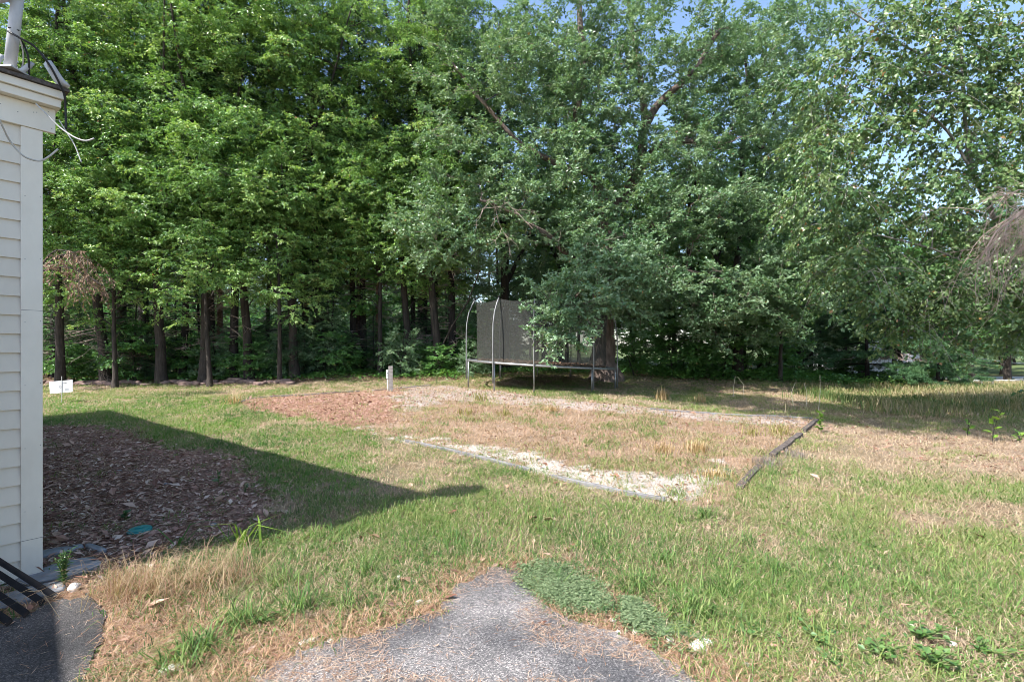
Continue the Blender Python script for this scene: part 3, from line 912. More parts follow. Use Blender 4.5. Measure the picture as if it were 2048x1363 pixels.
rightm = [
 (1475, 20.0, OB, .96, "large dark green oak standing right of the big oak"),
 (1600, 21.5, OB, .82, "oak at the right end of the tree line beside the birch"),
 (1390, 21.0, MA, 1.1, "maple tucked behind the right limbs of the big oak"),
 (1010, 20.5, OB, .98, "oak rising behind the trampoline net left of the big trunk"),
 (1560, 18.6, MA, .62, "small bushy maple above the viny ground right of the big oak"),
 (1120, 23.0, B2, 1.0, "light green beech showing through behind the big oak"),
 (1720, 25.0, MA, .75, "low maple in front of the hidden white house"),
]
for px, Y, pr, s_, lab in rightm:
    plant_tree({id(OB): "oak_tree", id(MA): "maple_tree"}.get(id(pr), "beech_tree"), pr, base(px, Y), lab, "tree", None, fr.uniform(0, 6.3), s_)
plant_tree("tall_pine", WT, base(290, 22.5), "tall white pine with soft needle plumes at the top left against the sky", "pine tree", None, .6, 1.0)
plant_tree("tall_pine", WT, base(840, 25.0), "tall pine whose brown top shows above the beeches near the centre", "pine tree", None, 2.2, 1.02)

# understory
under = [
 (565, 18.0, C3, .62, "low dark spruce at the left of the thicket"), (610, 18.8, C3, .8, "low dark spruce in the middle of the thicket"),
 (660, 18.4, C3, .6, "low dark spruce at the right of the thicket"), (850, 20.8, C3, .8, "dark young spruce between the trunks right of the electric post"),
 (190, 19.5, C3, .9, "dark young spruce between the sign and the thick leaning trunk"), (400, 20.0, C3, .85, "dark young spruce between the straight trunks"),
]
for px, Y, pr, s_, lab in under:
    plant_tree("young_spruce", pr, base(px, Y), lab, "spruce", None, fr.uniform(0, 6.3), s_)
shr = [
 (275, 17.0, SH, (.62, .62, .72), "bright green vine covered bush at the foot of the leaning trunk"), (150, 17.3, SH, .45, "small light green bush right of the white blank sign"),
 (525, 17.6, SH, .45, "small leafy bush at the foot of the dark bent trunk"), (785, 20.4, SH, .7, "green sapling bush seen behind the electric post"),
 (955, 19.4, SH, .6, "green bush behind the left post of the trampoline"),
 (1270, 18.9, SH, .62, "bright leafy bush right behind the big oak trunk"), (1345, 19.6, SH, .8, "leafy bush on the mound right of the big oak"),
 (1445, 20.0, SH, .85, "rounded bush mid way along the viny mound"), (1530, 20.3, SH, .75, "light green bush at the right part of the viny mound"),
 (1590, 21.0, SO, .8, "dark oak sapling between the viny mound and the white house"), (1330, 21.5, SO, 1.1, "tall shaded oak sapling behind the viny mound"),
 (1480, 22.0, SO, 1.2, "broad shaded oak sapling behind the rounded bush"),
 (1880, 22.5, SH, .5, "low bush with yellow flowers right of the spreading pines"), (1905, 25.0, SO, .7, "dark bush at the right end of the pines"),
 (1700, 21.8, SH, .35, "low yellow green shrub left of the picket rails"),
]
for px, Y, pr, s_, lab in shr:
    plant_tree("shrub", pr, base(px, Y), lab, "shrub", None, fr.uniform(0, 6.3), s_)
for px, Y, s_, lab in ((1735, 20.2, .95, "young white pine with flat spreading boughs in front of the shed"), (1805, 19.6, 1.0, "largest young white pine with layered feathery boughs at right"),
                       (1875, 20.6, .85, "young white pine at the right end of the layered pines"), (1640, 23.5, .95, "young white pine half hidden left of the shed")):
    plant_tree("young_pine", WP, base(px, Y), lab, "pine tree", None, fr.uniform(0, 6.3), s_)

# woods behind: copies of the prototypes, two bands
for k in range(34):
    Y = 17.0 + fr.uniform(0, 3.0); px = 60 + k * 880 / 33 + fr.uniform(-10, 10)
    plant_tree("edge_shrub", [SH, SH, SO, SH, C3][fr.randint(5)], base(px, Y), "small bright leafy shrub growing between the trunks at the edge of the woods", "shrub", "leafy shrubs between the trunks at the wood edge", fr.uniform(0, 6.3), fr.uniform(.3, .62))
GL = "tree deep in the woods behind the front rows of trunks"
for k in range(40):
    Y = [45, 50, 56][k % 3] + fr.uniform(-2, 2)
    px = -60 + (k // 3 + fr.uniform(-.4, .4)) * 1010 / 13
    pr, s_ = [(B2, 1.0), (OB, .95), (MA, 1.3), (B1, .9), (OB, 1.1), (WT, .85)][fr.randint(6)]
    plant_tree("background_tree", pr, base(px, Y), GL, "tree", "trees deep in the woods", fr.uniform(0, 6.3), s_ * fr.uniform(.85, 1.05))
for k in range(30):
    Y = 37 + fr.uniform(-3, 5); px = -20 + k * 1000 / 29
    plant_tree("woodland_shrub", [SH, SO, SH, MA][k % 4], base(px, Y), "sunlit shrub far behind the trunks in the clearing beyond the woods", "shrub", "sunlit shrubs beyond the woods", fr.uniform(0, 6.3), [1.3, 1.1, 1.5, .42][k % 4])
for k in range(56):
    Y = 23.5 + fr.uniform(0, 9); px = -40 + k * 1050 / 55 + fr.uniform(-15, 15)
    pr = [C3, SH, SO, SH, SH][fr.randint(5)]
    plant_tree("understory_shrub", pr, base(px, Y), "small shaded undergrowth shrub among the trunks of the woods", "shrub", "undergrowth in the woods", fr.uniform(0, 6.3), fr.uniform(.6, 1.15))
GR = "tree in the far woods behind the big oak and the right hand bushes"
for k in range(48):
    Y = [25, 30, 35][k % 3] + fr.uniform(-1.5, 1.5)
    px = 1010 + (k // 3 + fr.uniform(-.3, .3)) * 66
    pr, s_ = [(OB, .72), (B2, .75), (MA, 1.0), (C2, .72)][fr.randint(4)]
    s_ *= (.9 if px > 1500 else 1)
    plant_tree("background_tree", pr, base(px, Y), GR, "tree", "trees of the far woods at right", fr.uniform(0, 6.3), s_ * fr.uniform(.85, 1.05))
for k in range(20):
    px = 1640 + k * 30; Y = 36 + fr.uniform(-2, 5)
    if 1900 < px < 2100: Y += 14
    plant_tree("roadside_tree", [MA, SO, OB][k % 3], base(px, Y), "tree beyond the road at the far right", "tree", "trees beyond the road", fr.uniform(0, 6.3), [.8, 2.0, .62][k % 3])

# ------------------------------------------------------------------ the big oak
def big_oak():
    b = np.array(base(1208, 17.2)); g = Grower(301, OAK)
    L = lambda px, py, Y: P(px, py, Y) - b
    g.limb([(0, 0, -.3), (0, 0, .5), L(1205, 640, 17.2), L(1208, 560, 17.2), L(1212, 480, 17.3), L(1215, 410, 17.3)], .42, .33, 14, .06)
    q, rr, k = g.tubes[0]; rr = np.asarray(rr) + .28 * np.exp(-np.maximum(q[:, 2], 0) / .3); g.tubes[0] = (q, rr, 16)
    g.limb([L(1214, 430, 17.3), L(1190, 350, 17.2), L(1155, 310, 17.0), L(1152, 215, 16.9), L(1170, 120, 16.9), L(1150, -60, 17)], .22, .08, 8, .1)
    g.limb([L(1214, 430, 17.3), L(1255, 385, 17.2), L(1283, 330, 17.1), L(1285, 255, 17.0), L(1325, 195, 16.9), L(1385, 150, 16.8), L(1440, 60, 16.8)], .26, .07, 9, .1)
    g.limb([L(1283, 330, 17.1), L(1320, 283, 16.6), L(1390, 282, 16.3), L(1450, 287, 16.1)], .13, .05, 7, .1)
    g.limb([L(1290, 240, 17), L(1280, 150, 17), L(1260, 30, 17.2), L(1240, -120, 17.5)], .13, .05, 7, .1)
    g.limb([L(1210, 560, 17.2), L(1150, 522, 16.5), L(1095, 470, 15.9), L(1030, 425, 15.4), L(960, 400, 15.2)], .13, .04, 7, .1)
    g.limb([L(1195, 350, 17.2), L(1120, 330, 16.8), L(1040, 290, 16.5), L(960, 200, 16.4), L(900, 120, 16.6)], .13, .04, 7, .1)
    g.limb([L(1215, 480, 17.3), L(1300, 450, 16.2), L(1370, 440, 15.8)], .13, .04, 7, .1)
    g.limb([L(1205, 600, 17.2), L(1250, 560, 16.3), L(1330, 530, 15.8), L(1450, 560, 15.6)], .10, .03, 6, .1)
    g.limb([L(1205, 590, 17.2), L(1180, 575, 16.2), L(1150, 590, 15.2), L(1110, 640, 13.1)], .08, .02, 6, .1)
    E = lambda px, py, Y, rx, ry, rz, w: (*L(px, py, Y), rx, ry, rz, w)
    ells = [E(960, 130, 16.8, 2.4, 2.2, 2.2, 1.3), E(1130, 60, 16.8, 2.6, 2.2, 2.0, 1.2), E(1330, 60, 16.9, 2.8, 2.4, 2.2, 1.4), E(1480, 170, 16.6, 2.4, 2.2, 2.4, 1.2),
            E(930, 320, 16.0, 2.0, 1.8, 1.5, .9), E(880, 470, 15.9, 1.7, 1.4, 1.1, .7), E(1080, 400, 15.4, 2.2, 1.2, 1.6, 1.1), E(1170, 240, 16.2, 2.2, 1.6, 1.8, .8),
            E(1230, 500, 15.4, 2.3, 1.2, .9, .9), E(1390, 420, 15.6, 2.2, 1.6, 1.3, 1.0), E(1420, 570, 15.6, 2.2, 1.6, 1.2, 1.1), E(1540, 470, 16.2, 1.8, 1.5, 1.6, .7),
            E(1180, 585, 14.8, 1.3, .9, .55, .55), E(1125, 640, 12.8, .55, .3, .75, .42), E(1290, 610, 15.6, 1.3, 1.0, .7, .5), E(1600, 330, 16.8, 1.6, 1.5, 2, .8), E(1230, 330, 15.6, 1.6, .8, 1.4, .8), E(1350, 300, 15.8, 1.5, .9, 1.2, .6), E(1240, 150, 15.8, 2.2, 1.0, 1.6, .9), E(1590, 560, 16.5, 1.8, 1.5, 1.3, .9),
            E(1080, 160, 15.6, 1.8, 1.0, 1.8, .8), E(1560, 60, 16.8, 2.2, 2, 1.8, .9), E(1105, 590, 12.9, .40, .4, .3, .2), E(1180, 600, 13.0, .8, .4, .45, .45), E(1220, 540, 14.0, 1.5, .6, .8, .7), E(1500, 650, 16.6, 1.8, 1.2, .8, .6)]
    g.crown(ells, 760)
    return g, b
og, ob_ = big_oak()
plant_tree("oak_tree", og.meshes("big_oak", M['bark_oak'], M['leaf']), ob_, "huge spreading oak with thick grey brown trunk behind the trampoline")

# leaning bare pole-like stem and bleached dead branches
def bare(name, label, cat, root, spread, n, L0, seed, mat='deadwood', r0=.02, down=.0, sub=4, group=None, depth=2, main=None):
    r = np.random.RandomState(seed)
    m = MB()
    def grow(p, d, l, rad, lev):
        q = [p]
        dd = d.copy()
        k = 6
        for i in range(k):
            dd = unit(dd + r.randn(3) * .16 + np.array([0, 0, -down * .12])); q.append(q[-1] + dd * l / k)
        q = np.array(q)
        m.tube(q, np.linspace(rad, rad * .35, len(q)), 5 if lev < 2 else 4, False)
        if lev < depth:
            for i in range(sub):
                j = r.randint(1, k + 1); d2 = unit(dd + r.randn(3) * .8)
                grow(q[j], d2, l * r.uniform(.35, .7), rad * .5, lev + 1)
    if main is not None: m.tube(np.array(main), np.linspace(r0 * 3, r0, len(main)), 7)
    for i in range(n):
        d = unit(np.array(spread) + r.randn(3) * .35)
        grow(np.zeros(3), d, L0 * r.uniform(.7, 1.2), r0, 0)
    o = m.build(name, M[mat], None, True); o.location = tuple(map(float, root))
    return tag(o, label, cat, group)
bare("dead_branch", "tangle of bare grey twigs hanging in front of the leaves at the right edge", "dead branch", P(2085, 405, 8.9), (-.8, -.1, -.35), 13, 1.3, 5, r0=.012, down=1.0, sub=7, main=[(.9, .1, .45), (.3, 0, .12), (-.3, -.02, -.12), (-.8, 0, -.5), (-1.1, 0, -1.0)])
bare("dead_branch", "bleached curling dead branch in front of the big oak above the trampoline", "dead branch", P(1215, 560, 14.6), (-.2, -.2, .7), 3, 1.2, 8, r0=.012, sub=4)
bare("dead_branch", "pale bare twigs left of the big oak over the trampoline", "dead branch", P(985, 400, 14.9), (.5, -.2, -.6), 3, 1.4, 9, r0=.014, down=.3, sub=4)
bare("dead_branch", "pale bare twigs sticking out between sign and thick leaning trunk", "dead branch", P(210, 700, 17.2), (.5, -.1, .15), 5, 1.6, 12, r0=.015, sub=5)
bare("dead_branch", "thin bare stems hanging below the birch foliage left of the twig tangle", "dead branch", P(1900, 640, 11.5), (-.3, 0, -.9), 3, 1.0, 15, r0=.010, down=.5, sub=3)
m = MB(); m.tube([P(868, 725, 18.3), P(905, 650, 18.0), P(935, 605, 17.7), P(960, 540, 17.5)], [.032, .03, .026, .02], 7)
tag(m.build("leaning_stem", M['bark'], None, True), "thin dead stem leaning up to the right beside the trampoline", "dead tree")

# ------------------------------------------------------------------ birch at the right, its crown hanging over the yard
def birch():
    b = np.array([12.2, 11.6, 0.0]); g = Grower(401, BIRCH)
    L = lambda px, py, Y: P(px, py, Y) - b
    g.limb([(0, 0, -.2), (-.2, 0, 2), (-.4, 0, 4.2), (-.4, -.1, 6.5), (-.5, -.1, 9), (-.6, 0, 12)], .16, .05, 10)
    g.limb([(-.35, 0, 3.6), L(2010, 480, 11.2), L(1935, 330, 11.1), L(1925, 150, 11.0), L(1915, -40, 11.0)], .065, .025, 8)
    g.limb([L(1985, 420, 11.1), L(1900, 260, 10.9), L(1830, 210, 10.7), L(1720, 170, 10.6)], .04, .012, 6)
    g.limb([L(1925, 150, 11.0), L(1800, 90, 10.8), L(1700, 20, 10.6)], .035, .012, 6)
    g.limb([(-.7, 0, 3.5), L(2000, 560, 10.8), L(1880, 500, 10.6), L(1760, 470, 10.4)], .035, .012, 6)
    E = lambda px, py, Y, rx, ry, rz, w: (*L(px, py, Y), rx, ry, rz, w)
    ells = [E(1960, 60, 10.9, 1.8, 1.8, 1.4, 1.3), E(1790, 60, 10.7, 1.5, 1.5, 1.0, .75), E(1700, 150, 10.6, 1.2, 1.3, 1.0, .8), E(1960, 250, 10.9, 1.4, 1.6, 1.3, 1.3), E(1840, 210, 10.8, .9, 1.2, 1.0, .4),
            E(1680, 330, 10.6, 1.0, 1.2, 1.3, .75), E(1860, 400, 10.8, 1.3, 1.3, .7, .55), E(1990, 430, 10.9, 1.0, 1.5, 1.0, .9), E(1930, 570, 10.8, 1.8, 1.4, 1.0, 1.5),
            E(2060, 600, 10.6, 1.4, 1.4, .9, 1.0), E(1720, 520, 10.8, 1.1, 1.2, .9, .7), E(1640, 420, 11.5, 1.0, 1.2, 1.2, .5), E(2180, 200, 11.5, 2.2, 2, 3.5, 1.6), E(1800, 620, 11.2, 1.1, 1.0, .6, .5)]
    g.crown(ells, 420)
    return g, b
bg_, bb_ = birch()
plant_tree("birch_tree", bg_.meshes("birch", M['bark_pale'], M['leaf']), bb_, "loose hanging birch foliage overhanging the yard at the right edge against the sky")

def shade_tree():
    b = np.array([3.5, -3.6, 0]); g = Grower(451, OAK)
    g.limb([(0, 0, -.2), (0, .1, 4), (.1, .8, 8), (.5, 3.2, 11.0), (.5, 6.4, 12)], .24, .14, 10)
    T = [(-4.0, 8.8), (-2.7, 7.1), (-1.2, 5.1), (.6, 3.9), (2.4, 3.0), (4.0, 2.8)]
    g.limb([(x - b[0], y - b[1], 12.0) for x, y in T[::-1]], .12, .04, 7)
    g.crown([(x - b[0], y - b[1], 12.0, 1.7, 1.3, 1.2, 1) for x, y in T], 380)
    return g, b
tg_, tb_ = shade_tree()
plant_tree("oak_tree", tg_.meshes("shade_oak", M['bark'], M['leaf']), tb_, "tall oak standing behind the viewer whose high boughs shade the right side of the yard")

# withered brown branch at the left
def withered():
    st = dict(BEECH); st.update(droop=1.2, hang=1.3, bd=9, bl=.55, tn=5, tl=.25, ln=7, leaf=.10, asp=.3, cols=[(.16, .10, .065), (.28, .19, .13), (.38, .28, .20)], leafy=1.6)
    g = Grower(501, st); b = P(70, 545, 12.6)
    for e in ((180, 520), (150, 505), (205, 570)):
        T = P(*e, 12.3) - b
        q = np.array([(0, 0, 0), T * .5 + [0, 0, .35], T]); q = g.limb(q, .03, .01, 5)
        g.branchlets(q)
    return g, b
wg, wb = withered()
e = empty("withered_branch", wb, "brown withered branch of dead leaves hanging beside the house corner", "dead branch")
wm = wg.meshes("withered", M['bark'], M['dead'])
link("stem", wm[0], parent=e); link("dead_leaves", wm[1], parent=e)

# vine mound / ground plants right of the oak and along the wood edge
def vines():
    r = np.random.RandomState(61); n = 90000
    x, y = sample_xy(r, n, 16.5, 23.5, -.85, .78, 1)
    u = x / y
    edge = np.where(u < -.1, 16.6, 18.0)
    d = S(y, edge, edge + .9) * (1 - S(y, edge + 3, edge + 5))
    d *= np.where(u > .2, 1.0, np.where(u > -.12, .5, .6)) * (.15 + 1.4 * fbm(x, y, .8, 77, 3) - .3).clip(0) * 1.6
    k = r.rand(n) < d
    x, y, u = x[k], y[k], u[k]; n = len(x)
    hm = np.where(u > .2, .55, .28) * (fbm(x, y, .9, 78, 2) + .2)
    z = zg(x, y) + hm * r.rand(n) ** .7
    az = r.uniform(0, 6.3, n); dv, _ = rot_basis(az)
    dv = unit(dv + [0, 0, -.25]); nr = unit(np.array([0, 0, 1.0]) + r.randn(n, 3) * .45)
    t = ramp([(.05, .14, .03), (.09, .23, .045), (.14, .30, .065), (.22, .37, .09)], r.rand(n) * .7 + .5 * (fbm(x, y, 1.2, 79, 2) - .3))
    V, T, C = kites(np.stack([x, y, z], -1), dv, nr, r.uniform(.06, .13, n), r.uniform(.05, .10, n), t, .1)
    return mesh_np("ground_vines", V, [T], M['leaf'], C)
tag(link("ground_vines", vines()), "bright green leafy vines covering the ground along the wood edge", "ground cover", kind="stuff")

# ------------------------------------------------------------------ trampoline
def trampoline():
    c = np.array([.88, 15.5, 0]); R = 2.2; RZ = 1.085
    tilt = -.058
    e = empty("trampoline", (c[0], c[1], float(zg(c[0], c[1]))), "old round trampoline with galvanised frame and dark safety net", "trampoline")
    z0 = e.location.z
    def rz(x): return RZ + tilt * x - z0           # ring height relative to the empty
    def ring(rad, tube, zoff, name, mat, n=96):
        th = np.linspace(0, 2 * pi, n + 1)
        pts = np.stack([rad * np.cos(th), rad * np.sin(th), rz(rad * np.cos(th)) + zoff], -1)
        return MB().tube(pts, tube, 8, False).build(name, mat, e, True)
    ring(R, .033, 0, "frame_ring", M['galv'])
    # mat
    n = 64; th = np.arange(n) * 2 * pi / n
    rr = 1.9
    V = [(0, 0, rz(0) - .07)] + [(rr * cos(t), rr * sin(t), rz(rr * cos(t)) - .005) for t in th]
    V += [(0, 0, rz(0) - .075)] + [(rr * cos(t), rr * sin(t), rz(rr * cos(t)) - .012) for t in th]
    F_ = [(0, 1 + i, 1 + (i + 1) % n) for i in range(n)] + [(n + 1, n + 2 + (i + 1) % n, n + 2 + i) for i in range(n)] + [(1 + i, n + 2 + i, n + 2 + (i + 1) % n, 1 + (i + 1) % n) for i in range(n)]
    MB().add(V, F_).build("jumping_mat", M['blackmetal'], e)
    sp = MB()
    for k in range(88):
        t = k * 2 * pi / 88
        a = np.array([1.9 * cos(t), 1.9 * sin(t), rz(1.9 * cos(t)) - .006]); b = np.array([2.18 * cos(t), 2.18 * sin(t), rz(2.18 * cos(t))])
        sp.tube([a, b], .009, 5)
    sp.build("springs", M['galv'], e, True)["kind"] = "stuff"
    tops = []
    angs = [190, 232, 262, 305, 350, 60, 90, 125]
    for a in angs:
        t = radians(a); d = np.array([cos(t), sin(t)])
        gx, gy = c[0] + d[0] * (R + .03), c[1] + d[1] * (R + .03)
        gz = float(zg(gx, gy)) - z0 - .03
        zr = rz(R * d[0])
        MB().tube([(d[0] * R, d[1] * R, gz), (d[0] * R, d[1] * R, zr)], .024, 8).build("leg", M['galv'], e, True)
        po = R + .06
        h = 1.78
        prof = [(po, -.55), (po, 0), (po, .75), (po - .01, 1.05), (po - .07, 1.38), (po - .17, 1.62), (po - .26, h)]
        pts = [(d[0] * q, d[1] * q, zr + z) for q, z in prof]
        MB().tube(pts, .019, 8).build("net_post", M['oldsteel'], e, True)
        top = (po - .26)
        MB().tube([(d[0] * top, d[1] * top, zr + h - .01), (d[0] * top, d[1] * top, zr + h + .03)], .03, 8).build("post_cap", M['blackmetal'], e, True)
        tops.append((a % 360, zr + h - .04))
    tops.sort()
    # net: from ring up to posts, sagging between posts; pieces hang inside the posts
    na = [q[0] for q in tops]
    V = []; nth = 160; nz = 14
    for i in range(nth):
        a = 360 * i / nth
        j = max([k for k in range(len(na)) if na[k] <= a] or [len(na) - 1]); a0 = na[j]; a1 = na[(j + 1) % len(na)]
        span = (a1 - a0) % 360 or 360; f = ((a - a0) % 360) / span
        x0 = cos(radians(a))
        zt = rz(2.0 * x0) + 1.77 - .10 * 4 * f * (1 - f) * span / 50
        bow = 4 * f * (1 - f)
        for k in range(nz):
            v = k / (nz - 1)
            rad = 1.93 - .07 * bow * sin(pi * v) + .04 * v - .05 * bow * v + .01 * sin(a * .9 + v * 6)
            z = rz(1.93 * x0) - .02 + (zt - rz(1.93 * x0)) * v
            V.append((rad * cos(radians(a)), rad * sin(radians(a)), z))
    Fq = [(i * nz + k, ((i + 1) % nth) * nz + k, ((i + 1) % nth) * nz + k + 1, i * nz + k + 1) for i in range(nth) for k in range(nz - 1)]
    MB().add(V, Fq).build("safety_net", M['net'], e, True)
    sk = MB()
    for a in (125, 90, 60):
        t = radians(a); d = np.array([cos(t), sin(t)])
        sk.tube([(d[0] * 1.95, d[1] * 1.95, rz(1.95 * d[0])), (d[0] * 1.97, d[1] * 1.97, rz(1.95 * d[0]) + 1.7)], .03, 6)
    sk.build("foam_sleeve", M['blackmetal'], e, True)
    # leaves lying on the mat
    r = np.random.RandomState(71); n = 9000
    th = r.uniform(0, 2 * pi, n); q = 1.88 * np.sqrt(r.rand(n))
    x, y = q * np.cos(th), q * np.sin(th)
    hgt = .11 * (fbm(x, y, 1.4, 3, 3)) * (1 - (q / 2.1) ** 4)
    z = rz(x) - .065 * (1 - q / 1.9) + .004 + hgt * r.rand(n)
    az = r.uniform(0, 6.3, n); dv, _ = rot_basis(az); dv = unit(dv + r.randn(n, 3) * .3)
    t = ramp([(.10, .06, .04), (.22, .13, .085), (.36, .24, .16)], r.rand(n))
    Vv, T, C = kites(np.stack([x + c[0], y + c[1], z + z0], -1), dv, unit(np.array([0, 0, 1.0]) + r.randn(n, 3) * .5), r.uniform(.07, .13, n), r.uniform(.04, .08, n), t, .15)
    tag(link("fallen_leaf_layer", mesh_np("fallen_leaf_layer", Vv, [T], M['dead'], C)), "layer of brown fallen leaves lying on the trampoline mat", "leaf litter", kind="stuff")
trampoline()

# ------------------------------------------------------------------ house (corner at left)
def H3(s, v, z, out=0):
    """s: along the wall towards the viewer's left, v: back from the face, out: proud of the face"""
    p = HC - HD * s + HB * v + HN * out
    return np.array([p[0], p[1], z])
def hbox(m, s0, s1, v0, v1, z0, z1):
    o = H3(s0, v0, z0)
    m.box(o, H3(s1, v0, z0) - o, H3(s0, v1, z0) - o, (0, 0, z1 - z0))
def siding(m, axis, a0, a1, fixed, z0, z1, step=.122, sgn=1):
    """lapped boards: wedge prisms; axis 's' = front face (v=fixed), 'v' = side face (s=fixed)"""
    z = z0
    while z < z1 - .01:
        zt = min(z + step, z1)
        pr = [(-.004, z), (-.016, z), (-.002, zt + .004), (.02, zt + .004), (.02, z)]
        V = []
        for a in (a0, a1):
            for o, zz in pr:
                V.append(H3(a, fixed + o, zz) if axis == 's' else H3(fixed + o * sgn, a, zz))
        n = len(pr)
        Fc = [tuple(range(n)), tuple(range(2 * n - 1, n - 1, -1))] + [(i, n + i, n + (i + 1) % n, (i + 1) % n) for i in range(n)]
        m.add(V, Fc); z = zt
house = empty("house", H3(0, 0, 0), "pale clapboard house corner with grey corner board and eave at the left edge", "house")
inv = -np.array(house.location)
def hp(m, name, mat, bev=.003):
    for k in range(len(m.v)): m.v[k] = m.v[k] + inv
    o = m.build(name, mat, house)
    if bev: bevel(o, bev, 2)
    return o
W = .78
m = MB(); siding(m, 's', .107, W - .1, 0, .02, 2.95); siding(m, 'v', .11, 9.0, 0, .02, 2.95)
for v in (.0,):
    pass
hp(m, "siding", M['paint'], 0)
m = MB(); hbox(m, .03, W - .03, .03, 9.0, .0, 2.94); hp(m, "wall_core", M['paint'], 0)
m = MB(); hbox(m, .0, .107, -.022, .0185, .0, 2.952); hbox(m, -.003, .0175, .019, .13, .0, 2.952); hp(m, "corner_board", M['trim'])
m = MB(); hbox(m, W - .1, W, -.022, .0185, .0, 2.952); hp(m, "corner_board", M['trim'])
m = MB(); hbox(m, -.0625, W + .05, -.03, .0, 2.953, 3.113); hp(m, "frieze_board", M['trim'])
m = MB(); hbox(m, -.08, W + .2, -.088, 9.1, 3.115, 3.168); hp(m, "lower_fascia", M['trim'])
m = MB(); hbox(m, -.09, W + .22, -.108, 9.12, 3.170, 3.222); hp(m, "upper_fascia", M['trim'])
m = MB(); hbox(m, -.115, W + .24, -.128, 9.15, 3.224, 3.243)
hbox(m, -.09, W + .22, -.10, 9.12, 3.245, 3.262)
hp(m, "roof", M['shingle'], 0)
# main block further left (outside the picture), single pitch roof falling towards the viewer
m = MB()
zt = lambda v: 3.0 + .2 * (v - .386)
A = [(2.6, -4.0), (9, -4.0), (9, 5.0), (2.6, 5.0)]
V = [H3(s, v, 0) for s, v in A] + [H3(s, v, zt(v) - .12) for s, v in A]
m.add(V, [(3, 2, 1, 0), (4, 5, 6, 7), (0, 1, 5, 4), (1, 2, 6, 5), (2, 3, 7, 6), (3, 0, 4, 7)])
hbox(m, W, 2.6, 3.0, 3.12, 0, 2.94)
hp(m, "main_wall", M['paint'], 0)
m = MB(); A = [(2.5, -4.3), (9.3, -4.3), (9.3, 5.0), (2.5, 5.0)]
V = [H3(s, v, zt(v) - .11) for s, v in A] + [H3(s, v, zt(v)) for s, v in A]
m.add(V, [(3, 2, 1, 0), (4, 5, 6, 7), (0, 1, 5, 4), (1, 2, 6, 5), (2, 3, 7, 6), (3, 0, 4, 7)])
hp(m, "main_roof", M['shingle'], 0)
m = MB(); hbox(m, .0002, .1068, -.0224, -.0219, .262, .265); hbox(m, .0002, .1068, -.0224, -.0219, 1.76, 1.7625)
for s_, z_ in ((.03, 3.06), (.045, 3.055), (.12, 3.03), (-.045, 2.98), (-.03, 3.085), (.2, 3.05)): hbox(m, s_, s_ + .005, -.0312, -.0298, z_, z_ + .004)
for z_ in (.45, .86, 1.27, 1.68, 2.09, 2.5): hbox(m, .085, .089, -.0227, -.0218, z_, z_ + .004); hbox(m, .01, .014, -.0227, -.0218, z_ + .01, z_ + .014)
hp(m, "seams_and_nails", M['ink'], 0)
m = MB(); hbox(m, -.01, W + .3, -.06, -.023, -.02, .012); hp(m, "foundation_strip", M['slate'], 0)

# curled white strips along the roof edge
for k, (px, py, hh, ww, bend, lab) in enumerate(((2, 140, .12, .06, -1, "leftmost curled white flashing strip at the foot of the mast"), (62, 158, .085, .075, -1, "middle curled white flashing strip on the roof edge"),
                                  (97, 168, .11, .09, 1, "rightmost curled white flashing strip at the roof corner"))):
    Y = 3.28 + .05 * k * .5
    b = P(px, py + 10, Y); b[2] = 3.262
    n = 8; V = []
    for i in range(n + 1):
        t = i / n
        a = t * 1.45
        off = np.array([HD[0], HD[1], 0]) * bend * (ww * (1 - cos(a))) * -1 * -1
        hz = hh * (1 - sin(a)) if bend > 0 else hh * (1 - sin(a))
        p = np.array([HD[0], HD[1], 0]) * bend * ww * (t ** .8) + np.array([0, 0, hh * (1 - t) ** 1.8])
        for dd in (0, .06):
            for th_ in (0, .006):
                V.append(p + np.array([HB[0], HB[1], 0]) * dd + np.array([HN[0], HN[1], 0]) * 0 + np.array([HD[0], HD[1], 0]) * th_)
    Fc = []
    for i in range(n):
        a0, a1 = i * 4, (i + 1) * 4
        Fc += [(a0, a1, a1 + 2, a0 + 2), (a0 + 1, a0 + 3, a1 + 3, a1 + 1), (a0, a0 + 1, a1 + 1, a1), (a0 + 2, a1 + 2, a1 + 3, a0 + 3)]
    Fc += [(0, 2, 3, 1), (n * 4, n * 4 + 1, n * 4 + 3, n * 4 + 2)]
    mm = MB().add(V, Fc); o = mm.build("flashing_strip", M['greypaint'], None, True); o.location = tuple(b); tag(o, lab, "flashing", "curled strips on the roof edge")
    mo = o.modifiers.new("thick", 'SOLIDIFY'); mo.thickness = .016

# dish mast
mb_ = P(19, 152, 3.24); mb_[2] = 3.262
ms = empty("satellite_dish", mb_, "grey satellite dish on a leaning mast at the roof edge", "satellite dish")
top = P(37, -20, 3.24) - mb_
MB().tube([(0, 0, 0), top * .6, top], .031, 14).build("mast", M['greypaint'], ms, True)
bevel(MB().box((-.07, -.06, 0), (.14, 0, 0), (0, .12, 0), (0, 0, .012)).build("foot_plate", M['greypaint'], ms), .003)
MB().tube([top * .5 + [-.035, 0, 0.0], top * .5 + [.0, -.035, 0], top * .5 + [.035, 0, 0]], .004, 6).build("cable_tie", M['cable_b'], ms, True)
n = 28; V = []; Fc = []
axis = unit(np.array([-.35, -.75, .45])); ax1 = unit(np.cross(axis, [0, 0, 1.])); ax2 = np.cross(ax1, axis)
dc = top + np.array([-.06, .03, .10])
for j in range(7):
    rr = .24 * j / 6
    for i in range(n):
        a = 2 * pi * i / n
        V.append(dc + ax1 * rr * cos(a) + ax2 * rr * 1.05 * sin(a) + axis * (rr ** 2) * .9)
